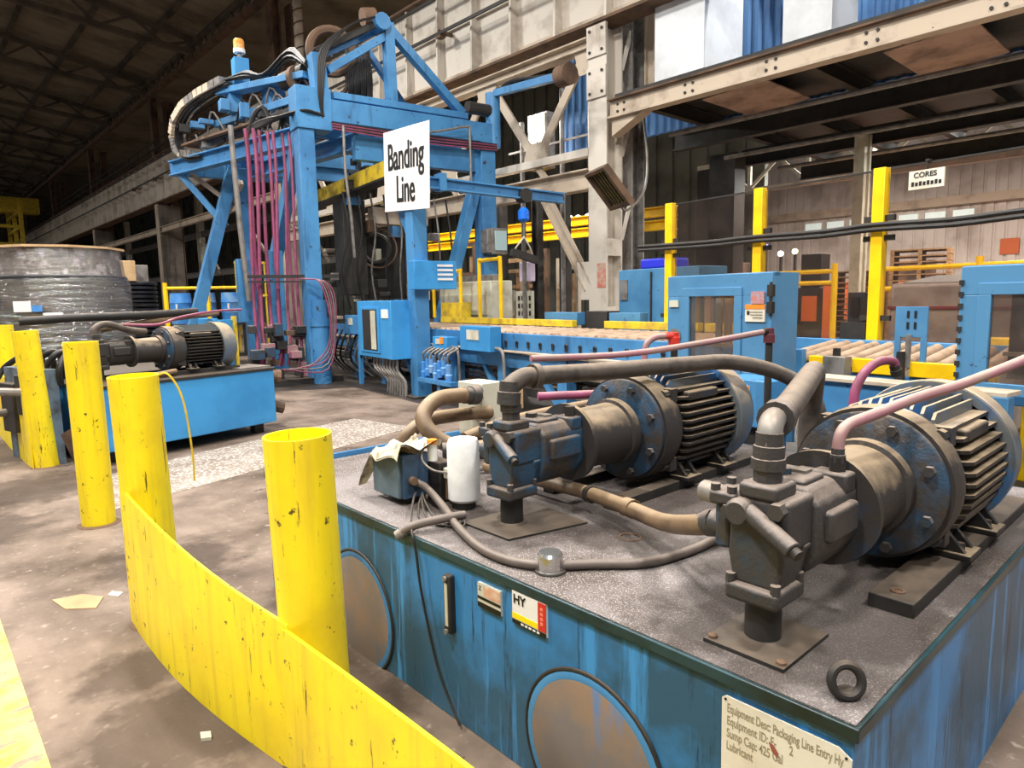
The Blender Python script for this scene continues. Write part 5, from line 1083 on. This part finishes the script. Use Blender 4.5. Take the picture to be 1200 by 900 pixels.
# sign
sc = [FG @ V(p) for p in ((-0.26, 0.74, 4.255), (-0.26, -0.83, 4.115), (-0.26, -0.76, 2.89), (-0.26, 0.80, 3.01))]
t = thing('banding_line_sign', 'white hanging board reading Banding Line in front of the gantry', 'sign', tuple((sc[2] + sc[3]) / 2))
nrm = (sc[1] - sc[0]).cross(sc[3] - sc[0]).normalized()
if nrm.x > 0: nrm = -nrm
MB().prism(sc, -nrm * 0.02).build('board', M_sign, t, bevel=0.004)
ex = (sc[1] - sc[0]).normalized(); ey = (sc[0] - sc[3]).normalized(); wid = (sc[1] - sc[0]).length
mid = (sc[0] + sc[1]) / 2
for dx in (-0.008, 0.008):
    text('lettering', 'Banding', mid - ey * 0.60 + nrm * (0.004 + 0.01 * abs(dx)) + ex * dx, ex, ey, 0.58, M_ink, t, xs=0.70, bold=0.006, align='CENTER')
    text('lettering', 'Line', mid - ey * 1.10 + nrm * (0.004 + 0.01 * abs(dx)) + ex * dx, ex, ey, 0.58, M_ink, t, xs=0.68, bold=0.006, align='CENTER')
# boxes at the jib post
t = thing('louvred_box', 'blue box with louvres fixed to the jib post above the control cabinet', 'box', Wp(0.05, -0.2, 1.7), RZ)
g().box((-0.32, -0.32, 1.72), (0.42, -0.13, 2.16)).build('body', M_blueleft, t, bevel=0.008)
for k in range(4): g().box((0.08, -0.335, 1.86 + k * 0.07), (0.35, -0.32, 1.895 + k * 0.07)).build('louvre', M_sign, t)
t = thing('control_cabinet', 'blue control cabinet with long window on conduits left of the jib post', 'cabinet', Wp(-0.4, 0.8, 0), RZ)
g().box((-0.55, 0.1, 0.62), (-0.22, 1.5, 1.56)).build('body', M_blueleft, t, bevel=0.01)
g().box((-0.57, 0.55, 0.70), (-0.55, 1.35, 1.46)).build('window_frame', M_blueleft, t, bevel=0.004)
g().box((-0.575, 0.62, 0.74), (-0.565, 1.22, 1.42)).build('window', M_dark, t)
g().box((-0.58, 0.66, 0.76), (-0.572, 0.86, 1.40)).build('window_contents', M_plate, t)
g().box((-0.56, 0.2, 1.28), (-0.55, 0.45, 1.42)).build('label', M_sign, t)
for k in range(8): g().tube([(-0.42, 0.2 + 0.13 * k, 0.62), (-0.42, 0.2 + 0.13 * k, 0.42), (-0.34, 0.1 + 0.1 * k, 0.25), (-0.34, 0.1 + 0.1 * k, 0)], 0.025, 8, 3).build('conduit', M_galv, t)
t = thing('small_junction_box', 'small blue junction box on the conveyor left of the control cabinet', 'box', Wp(-0.3, 2.3, 0.9), RZ)
g().box((-0.3, 2.1, 0.95), (-0.1, 2.8, 1.3)).build('body', M_blue, t, bevel=0.008)
g().box((-0.31, 2.4, 1.12), (-0.3, 2.6, 1.25)).build('label', M_plate, t)
g().box((-0.22, 2.3, 0), (-0.16, 2.4, 0.95)).build('stand', M_blue, t)

# ------------------------------------------------------------------ roller conveyor
CV = thing('roller_conveyor', 'long blue roller conveyor with dusty tan rollers crossing behind the tank', 'conveyor', Wp(0.7, -3, 0), RZ)
def cb(name, lo, hi, m=M_blue, bev=0.006): return g().box(lo, hi).build(name, m, CV, bevel=bev)
B0, B1 = 5.5, -9.6
cb('front_rail', (0.12, -6.55, 0.86), (0.18, B0, 1.09)); cb('front_flange', (0.05, -6.55, 0.835), (0.2, B0, 0.86), M_beige)
cb('front_rail', (0.12, B1, 0.80), (0.18, -6.55, 0.93)); cb('rear_rail', (1.34, B1, 0.86), (1.40, B0, 1.10))
cb('lower_beam', (0.14, -6.55, 0.62), (0.22, B0, 0.80)); 
for k in range(9):
    b = 3.4 - 1.35 * k
    cb('leg', (0.12, b - 0.1, 0), (0.28, b + 0.08, 0.84)); cb('leg', (1.25, b - 0.1, 0), (1.4, b + 0.08, 0.86))
    g().bar((0.2, b + 0.1, 0.15), (0.2, b + 0.55, 0.62), 0.06, 0.08).build('leg_brace', M_blue, CV)
r0 = g().cyl((0.17, 0, 1.06), (1.36, 0, 1.06), 0.055, n=12).build('roller', M_roller, CV)
loc0 = r0.location.copy()
k = 0
b = 3.2
rlist = []
while b > -5.6:
    if k == 0: r0.location = (0, 0, 0)
    rlist.append(b); b -= 0.17
FGi = Matrix.Rotation(0, 4, 'Z')
for i, b in enumerate(rlist):
    if i == 0: r0.location = (0, b, 0)
    else:
        c = r0.copy(); COL.objects.link(c); c.parent = CV; c.location = (0, b, 0)
s0 = g().cyl((0.13, 0, 1.01), (0.10, 0, 1.01), 0.025, n=8).cbox((0.11, 0, 0.98), (0.02, 0.035, 0.07)).build('bearing_bracket', M_dark, CV)
for i, b in enumerate([-1.9 - 0.26 * j for j in range(15)]):
    if b < -5.6: continue
    if i == 0: s0.location = (0, b, -0.04)
    else:
        c = s0.copy(); COL.objects.link(c); c.parent = CV; c.location = (0, b, -0.04)
# skewed rollers right of the window guard
for k in range(20):
    b = -6.3 - 0.135 * k
    g().cyl((0.2, b - 0.05, 1.0), (1.36, b + 0.2, 1.05), 0.046, n=12).build('roller', M_roller, CV)
for ba, bb in ((-6.62, -6.78), (-6.98, -7.32), (-7.40, -7.95)):
    cb('yellow_side_plate', (0.10, bb, 0.935), (0.16, ba, 1.045), M_yellowpost)
for b in (-6.88, -7.36): g().prism([(0.04, b - 0.03, 0.9), (0.04, b + 0.03, 0.9), (0.04, b + 0.02, 1.12), (0.04, b - 0.02, 1.12)], (0.04, 0, 0)).build('guide_bracket', M_dark, CV)
cb('sensor_block', (0.0, -6.98, 0.9), (0.1, -6.8, 1.06), M_galv)
for ba, bb in ((-0.6, -2.05), (-2.75, -4.4), (-4.5, -5.6), (2.0, -0.5)): cb('rear_yellow_guide', (1.36, bb, 1.12), (1.46, ba, 1.22), M_yellowworn)
for ba, bb in ((-1.2, -2.0), (-2.7, -3.3)): cb('rear_guide_top', (1.5, bb, 1.14), (1.66, ba, 1.33), M_bluegate)
cb('rear_motor', (1.5, -2.65, 1.05), (1.75, -2.2, 1.35), M_dark)
# gravel of dark clutter under the conveyor
for k in range(34):
    a = random.uniform(0.3, 1.3); b = random.uniform(-5, 5); 
    g().cbox((a, b, random.uniform(0.05, 0.6)), (random.uniform(0.1, 0.3), random.uniform(0.15, 0.5), random.uniform(0.05, 0.2))).build('drive_part', random.choice((M_dark, M_dark, M_dark, M_galv, M_rust)), CV)
for k in range(6): g().cyl((0.3 + 0.03 * k, B0, 0.3 + 0.07 * k), (0.3 + 0.03 * k, -6, 0.3 + 0.07 * k), 0.03, n=8).build('drive_pipe', M_dark if k % 2 else M_galv, CV)
for k in range(14):
    b = 0.4 + 0.28 * k
    g().tube([(-0.1, b, 1.0), (-0.22, b + 0.05, 0.7), (-0.15, b + 0.3, 0.4), (0.1, b + 0.2, 0.12)], 0.022, 6, 4).build('hanging_cable', random.choice((M_blackrub, M_blackrub, M_galv)), CV)
M_brownplate = mat('brown_stained_plate', (120, 108, 98), 0.6, v=(90, 80, 72), vs=5)
cb('stained_plate', (0.0, -4.35, 0.60), (0.03, -4.0, 0.84), M_brownplate)
cb('front_lower_panel', (0.1, -6.5, 0.3), (0.13, -5.2, 0.8), M_blue)
# boxes on the front rail
def box_on_rail(name, lab, b0, b1, z0, z1, extra):
    t = thing(name, lab, 'box', Wp(0, (b0 + b1) / 2, z0), RZ)
    g().box((-0.14, b1, z0), (0.045, b0, z1)).build('body', M_blueleft, t, bevel=0.006)
    g().box((-0.15, b1 + 0.35 * (b0 - b1), z0 + 0.45 * (z1 - z0)), (-0.14, b1 + 0.75 * (b0 - b1), z0 + 0.85 * (z1 - z0))).build('label', M_plate, t)
    g().tube([(-0.05, b1, z0 + 0.05), (-0.05, b1 - 0.15, z0 + 0.02), (-0.05, b1 - 0.2, z0 - 0.2), (-0.05, b1 - 0.2, 0)], 0.022, 8, 4).build('conduit', M_galv, t)
    if extra: g().box((-0.155, b1 + 0.1, z0 + 0.1), (-0.14, b1 + 0.2, z0 + 0.2)).build('switch', M_orange, t)
box_on_rail('junction_box', 'blue junction box with cream label on the conveyor rail', -1.35, -2.15, 0.84, 1.18, False)
box_on_rail('junction_box', 'small blue box with orange tag low on the conveyor rail', -0.5, -0.95, 0.80, 1.0, True)
t = thing('regulator_set', 'light blue valve and regulator cluster with hoses below the conveyor rail', 'valve', Wp(-0.2, -0.7, 0), RZ)
for k in range(7):
    b = -0.35 - 0.13 * k
    g().lathe((-0.22, b, 0.35 + 0.05 * (k % 3)), (0, 0, 1), [(0, 0), (0, 0.05), (0.1, 0.06), (0.12, 0.04), (0.25, 0.045), (0.28, 0)], 10).build('regulator', M_bin, t)
    g().tube([(-0.22, b, 0.6), (-0.25, b - 0.05, 0.75), (-0.1, b - 0.1, 0.84)], 0.016, 6, 3).build('air_line', M_galv, t)
g().box((-0.3, -1.3, 0.3), (-0.15, -0.25, 0.36)).box((-0.25, -0.9, 0), (-0.18, -0.8, 0.3)).build('bracket', M_blue, t)
# pedestal box on the gantry column behind
t = thing('grey_switch_box', 'pale grey switch box on the blue gantry column at right', 'box', Wp(3.2, 2.75, 2.0), RZ)
g().box((2.95, 2.72, 2.55), (3.05, 3.0, 3.05)).box((3.05, 2.7, 2.52), (3.45, 2.98, 3.08)).build('body', M_galv, t, bevel=0.01)
g().box((3.12, 2.67, 2.60), (3.42, 2.7, 3.02)).build('door', mat('pale_teal_door', (170, 196, 200), 0.5), t, bevel=0.005)
# yellow handrails on the left part of the line
t = thing('yellow_handrail', 'small bent yellow pipe handrails behind the control cabinet', 'railing', Wp(1.6, 2, 1.1), RZ)
for (a, b0, b1, z1) in ((1.6, 0.9, 0.2, 2.25), (1.6, 2.7, 1.6, 2.1)):
    g().tube([(a, b0, 1.2), (a, b0, z1 - 0.05), (a, b0 - 0.08, z1), (a, b1 + 0.08, z1), (a, b1, z1 - 0.05), (a, b1, 1.2)], 0.035, 8, 3).build('rail', M_yellowpost, t)
g().box((1.5, 1.4, 1.15), (1.7, 2.2, 1.5)).build('yellow_block', M_yellowworn, t)
for i, (a, b0, b1, z0, z1, mm) in enumerate(((1.9, 3.0, 1.0, 1.1, 1.9, M_plate), (2.2, 4.6, 3.5, 1.0, 2.0, M_galv))):
    t = thing('line_machine', ('pale machine housing behind the yellow handrails', 'grey machine housing behind the gantry hoses')[i], 'machine', Wp(a, b0, 0), RZ)
    g().box((a, b1, z0), (a + 0.5, b0, z1)).build('housing', mm, t, bevel=0.02)
    g().box((a - 0.02, b1 + 0.1, z0 + 0.15), (a, b0 - 0.1, z1 - 0.25)).build('panel', M_dark if i % 2 else M_plate, t, bevel=0.005)
    g().box((a + 0.1, b1 + 0.1, z1), (a + 0.35, b0 - 0.2, z1 + 0.12)).build('top_box', M_galv, t, bevel=0.01)
    g().box((a + 0.05, b1 + 0.05, 0), (a + 0.45, b0 - 0.05, max(z0, 0.02))).build('base', M_dark, t)

# ------------------------------------------------------------------ window guards, fence
def window_guard(b0, b1, z0, z1, lab, wb0, wb1, wz0, wz1, hinge):
    t = thing('window_guard', lab, 'guard', Wp(-0.2, (b0 + b1) / 2, z0), RZ)
    a0, a1 = -0.40, -0.06
    g().box((a0, b1, z0), (a0 + 0.03, b0, wz0)).box((a0, b1, wz1), (a0 + 0.03, b0, z1)).box((a0, wb0, wz0), (a0 + 0.03, b0, wz1)).box((a0, b1, wz0), (a0 + 0.03, wb1, wz1)).build('front_panel', M_bluegate, t, bevel=0.004)
    g().box((a0 + 0.03, b1, z0), (a1, b1 + 0.03, z1)).build('side_panel', M_bluegate, t, bevel=0.003)
    g().box((a0 + 0.03, b0 - 0.03, z0), (a1, b0, z1)).build('side_panel', M_bluegate, t, bevel=0.003)
    g().box((a0 + 0.03, b1, z1 - 0.03), (a0 + 0.10, b0, z1 + 0.005)).build('top_panel', M_bluegate, t, bevel=0.003)
    f = 0.07
    fr = g().box((a0 - 0.012, wb1 - f, wz1 + 0.0), (a0, wb0 + f, wz1 + f)).box((a0 - 0.012, wb1 - f, wz0 - f), (a0, wb0 + f, wz0)).box((a0 - 0.012, wb0, wz0), (a0, wb0 + f, wz1)).box((a0 - 0.012, wb1 - f, wz0), (a0, wb1, wz1)).build('window_frame', M_bluegate, t, bevel=0.003)
    g().box((a0 + 0.008, wb1, wz0), (a0 + 0.016, wb0, wz1)).build('window_pane', M_pane, t)
    # machinery seen through the pane
    for k in range(5):
        bb = wb0 - 0.03 - (wb0 - wb1) * k / 5
        g().box((a1 - 0.03, bb - 0.055 - 0.01 * (k % 2), wz0 + (0.3 if k % 2 else 0.36) * (wz1 - wz0)), (a1, bb, wz1 - 0.02)).build('inner_bar', M_card if k % 2 else M_plate, t)
    if not hinge: g().box((a1 - 0.05, wb1, wz0), (a1 - 0.02, wb0, wz1)).build('inner_back', M_dark, t)
    g().box((a1 - 0.13, wb1, wz0 + 0.28 * (wz1 - wz0)), (a1 - 0.1, wb0, wz0 + 0.33 * (wz1 - wz0))).build('inner_rail', M_plate, t)
    return t
t = window_guard(-5.55, -6.61, 0.735, 1.715, 'blue machine guard with dusty window and warning stickers in the middle', -5.80, -6.27, 0.93, 1.54, True)
g().box((-0.414, -6.56, 1.335), (-0.40, -6.38, 1.47)).build('warning_sticker', M_placard, t, label='white sticker with orange header')
g().box((-0.417, -6.56, 1.435), (-0.413, -6.38, 1.47)).build('sticker_header', M_orange, t)
g().box((-0.418, -6.42, 1.39), (-0.414, -6.40, 1.42)).build('sticker_pictogram', M_ink, t)
for k in range(3): g().box((-0.418, -6.54, 1.365 + k * 0.022), (-0.414, -6.45 + 0.02 * k, 1.371 + k * 0.022)).build('sticker_line', M_placardtext, t)
g().box((-0.414, -6.55, 1.475), (-0.40, -6.43, 1.57)).build('faded_sticker', mat('faded_red_print', (196, 120, 110), 0.6, v=(150, 160, 180), vs=40), t)
g().box((-0.414, -5.68, 1.45), (-0.40, -5.58, 1.51)).build('name_plate', M_plate, t)
for z in (1.53, 1.40): g().box((-0.43, -6.63, z), (-0.39, -6.585, z + 0.09)).cyl((-0.415, -6.61, z - 0.02), (-0.415, -6.61, z + 0.11), 0.012, n=8).build('hinge', M_dark, t)
g().box((-0.43, -6.63, 0.79), (-0.39, -6.585, 0.87)).build('hinge', M_dark, t)
g().lathe((-0.405, -5.64, 1.19), (-1, 0, 0), [(0, 0.07), (0.004, 0.07), (0.004, 0)], 18).build('round_plate', M_brownplate, t)
g().box((-0.3, -5.7, 0), (-0.2, -5.6, 0.735)).box((-0.3, -6.58, 0), (-0.2, -6.48, 0.735)).build('support_leg', M_blue, t)
t = window_guard(-7.91, -9.2, 0.98, 1.69, 'blue machine guard with dark window cut off by the right picture edge', -8.08, -9.0, 1.0, 1.52, False)
for k in range(9): g().box((-0.41, -7.93, 1.02 + k * 0.07), (-0.395, -7.905, 1.05 + k * 0.07)).build('edge_bolt', M_dark, t)
for k in range(3): g().cyl((-0.3, -8.4, 1.1 + 0.12 * k), (-0.34, -8.42, 1.1 + 0.12 * k), 0.025, n=10).build('red_knob', M_red, t)
g().box((-0.3, -8.1, 0), (-0.2, -8.0, 0.98)).build('support_leg', M_blue, t)
t = thing('side_table_frame', 'blue steel table frame with dusty beige top behind the right motor', 'table', Wp(-0.8, -7.6, 0), RZ)
g().box((-0.85, -8.35, 0.98), (-0.66, -7.2, 1.005)).build('top', M_beige, t, bevel=0.003)
g().box((-0.82, -8.33, 0.72), (-0.79, -6.9, 0.98)).build('apron', M_blue, t, bevel=0.003)
g().box((-0.86, -8.36, 0), (-0.78, -8.28, 0.98)).build('leg', M_bluegate, t, bevel=0.003)
g().box((-0.83, -7.0, 0), (-0.75, -6.92, 0.98)).build('leg', M_bluegate, t, bevel=0.003)
for z, b in ((0.86, -8.2), (0.93, -7.5), (0.85, -7.15)): g().cyl((-0.82, b, z), (-0.835, b, z), 0.018, n=6).build('bolt', M_bluegate, t)
t = thing('blue_gear_box', 'blue box with orange and white warning label in front of the roller table', 'box', Wp(-0.95, -6.95, 0.6), RZ)
g().box((-1.15, -7.12, 0.66), (-0.86, -6.72, 0.98)).build('body', M_blue, t, bevel=0.008)
g().box((-1.16, -6.98, 0.84), (-1.15, -6.80, 0.94)).build('label', M_placard, t); g().box((-1.164, -6.98, 0.915), (-1.158, -6.80, 0.94)).build('label_header', M_orange, t)
g().box((-1.1, -7.05, 0), (-1.0, -6.8, 0.66)).build('stand', M_dark, t)
t = thing('sensor_bracket', 'small slotted blue bracket standing on the roller table edge', 'bracket', Wp(0.15, -7.4, 1.05), RZ)
g().box((0.12, -7.5, 1.22), (0.14, -7.28, 1.44)).box((0.12, -7.5, 1.04), (0.14, -7.46, 1.22)).box((0.12, -7.32, 1.04), (0.14, -7.28, 1.22)).build('plate', M_bluegate, t, bevel=0.002)
for b, z in ((-7.42, 1.36), (-7.37, 1.36), (-7.42, 1.28), (-7.37, 1.28)): g().box((0.115, b - 0.008, z), (0.12, b + 0.008, z + 0.05)).build('slot', M_ink, t)
g().cyl((0.1, -7.39, 1.0), (0.1, -7.39, 1.24), 0.02, n=10).build('pin', M_galv, t)
t = thing('pillow_block', 'yellow end bearing block of the last roller', 'block', Wp(1.2, -7.75, 1.0), RZ)
g().box((1.36, -7.85, 0.86), (1.46, -7.25, 1.16)).build('block', M_yellowpost, t, bevel=0.01)
t = thing('camera_stand', 'small dark sensor on a stand at the far side of the rollers', 'sensor', Wp(1.5, -6.2, 0), RZ)
g().box((1.5, -6.30, 1.26), (1.58, -6.14, 1.55)).build('frame', M_pumpblue, t, bevel=0.006)
g().box((1.48, -6.26, 1.32), (1.5, -6.18, 1.5)).build('lens', M_ink, t); g().box((1.45, -6.35, 0), (1.6, -6.1, 1.26)).build('foot', M_dark, t)
t = thing('blue_cabinet', 'plain blue cabinet with things piled on top beside the cream column', 'cabinet', Wp(2.5, -2.5, 0), RZ)
g().box((2.3, -3.6, 0), (2.9, -2.05, 1.95)).build('body', M_bluegate, t, bevel=0.01)
g().box((2.285, -2.75, 0.1), (2.3, -2.72, 1.9)).build('door_seam', M_dark, t)
g().box((2.28, -2.25, 1.5), (2.3, -2.1, 1.8)).build('torn_labels', M_galv, t)
g().box((2.4, -3.0, 1.95), (2.8, -2.4, 2.1)).build('blue_bag', mat('vivid_blue_bag', (40, 50, 200), 0.5), bevel=0.03, label='vivid blue plastic bag lying on the blue cabinet', cat='bag')

FB = (-3.86, -5.14, -6.43, -7.72)
lab = ('yellow fence post farthest left beside the blue cabinet', 'yellow fence post above the middle window guard', 'yellow fence post standing behind the rollers', 'yellow fence post at the right picture edge')
for i, b in enumerate(FB):
    t = thing('fence_post', lab[i], 'post', Wp(1.45, b, 0), RZ, 'yellow fence posts')
    g().box((1.42, b - 0.055, 0), (1.52, b + 0.055, 2.68)).build('post', M_yellowpost, t, bevel=0.006)
    for z in (1.28, 2.02, 2.2):
        for s in (-1, 1): g().box((1.45, b + s * 0.055, z), (1.49, b + s * 0.14, z + 0.05)).build('clip', M_dark, t)
lab = ('smoky clear fence panel between the two left yellow posts', 'smoky clear fence panel in the middle of the fence', 'smoky clear fence panel right of the middle yellow post')
for i in range(3):
    b0, b1 = FB[i], FB[i + 1]
    t = thing('plexiglass_screen', lab[i], 'panel', Wp(1.47, (b0 + b1) / 2, 1.2), RZ, 'clear fence panels')
    g().box((1.465, b1 + 0.08, 1.0), (1.473, b0 - 0.08, 2.66)).build('clear_sheet', M_plexi, t)
    g().box((1.46, b1 + 0.08, 2.655), (1.48, b0 - 0.08, 2.67)).build('edge_strip', M_dark, t)
t = thing('fence_cable', 'pair of black rubber cables strung along the yellow fence posts', 'cable', Wp(1.35, -5.8, 2.05), RZ)
for dz in (0, 0.045):
    g().tube([(1.38, -3.4, 2.14 + dz), (1.38, -4.5, 2.115 + dz), (1.38, -5.14, 2.12 + dz), (1.38, -5.9, 2.105 + dz), (1.38, -6.43, 2.12 + dz), (1.38, -7.1, 2.10 + dz), (1.38, -7.72, 2.12 + dz), (1.38, -8.4, 2.1 + dz)], 0.022, 8, 4).build('cable', M_blackrub, t)
sgn = thing('cores_sign', 'small white sign with two lines of black lettering behind the right fence panel', 'sign', Wp(1.7, -6.8, 2.5), RZ)
g().box((1.43, -6.98, 2.44), (1.45, -6.69, 2.60)).build('board', M_placard, sgn)
ex = FG.to_3x3() @ V((0, -1, 0))
text('lettering', 'CORES', Wp(1.427, -6.73, 2.54), ex, (0, 0, 1), 0.062, M_ink, sgn, xs=1.0, bold=0.001)
for k in range(8): g().box((1.427, -6.96 + k * 0.032, 2.468), (1.43, -6.938 + k * 0.032, 2.50 + 0.006 * (k % 2))).build('lettering_mark', M_ink, sgn)
g().box((1.435, -6.84, 2.60), (1.445, -6.83, 2.68)).box((1.43, -6.85, 2.67), (1.49, -6.82, 2.69)).build('hanger', M_dark, sgn)
# wrapped bundle behind the fence
t = thing('wrapped_bundle', 'pale film wrapped pallet bundle with a dark red strap behind the rollers', 'bundle', Wp(2.9, -6.3, 0), RZ)
g().box((2.6, -7.2, 0.15), (3.4, -5.98, 1.64)).build('load', mat('grey_wrapped_load', (166, 156, 150), 0.4, v=(140, 128, 122), vs=4), t, bevel=0.05, seg=3)
g().box((2.59, -7.2, 1.36), (2.6, -5.99, 1.39)).box((2.59, -5.985, 1.36), (3.4, -5.975, 1.39)).build('strap', mat('dark_red_strap', (130, 60, 70), 0.5), t)
g().box((2.6, -7.15, 0), (3.4, -6.0, 0.15)).build('pallet', M_wood, t)
g().prism([(2.62, -7.15, 1.63), (2.62, -6.9, 1.72), (2.62, -6.4, 1.70), (2.62, -6.1, 1.64)], (0.6, 0, 0)).build('loose_film', M_white, t)
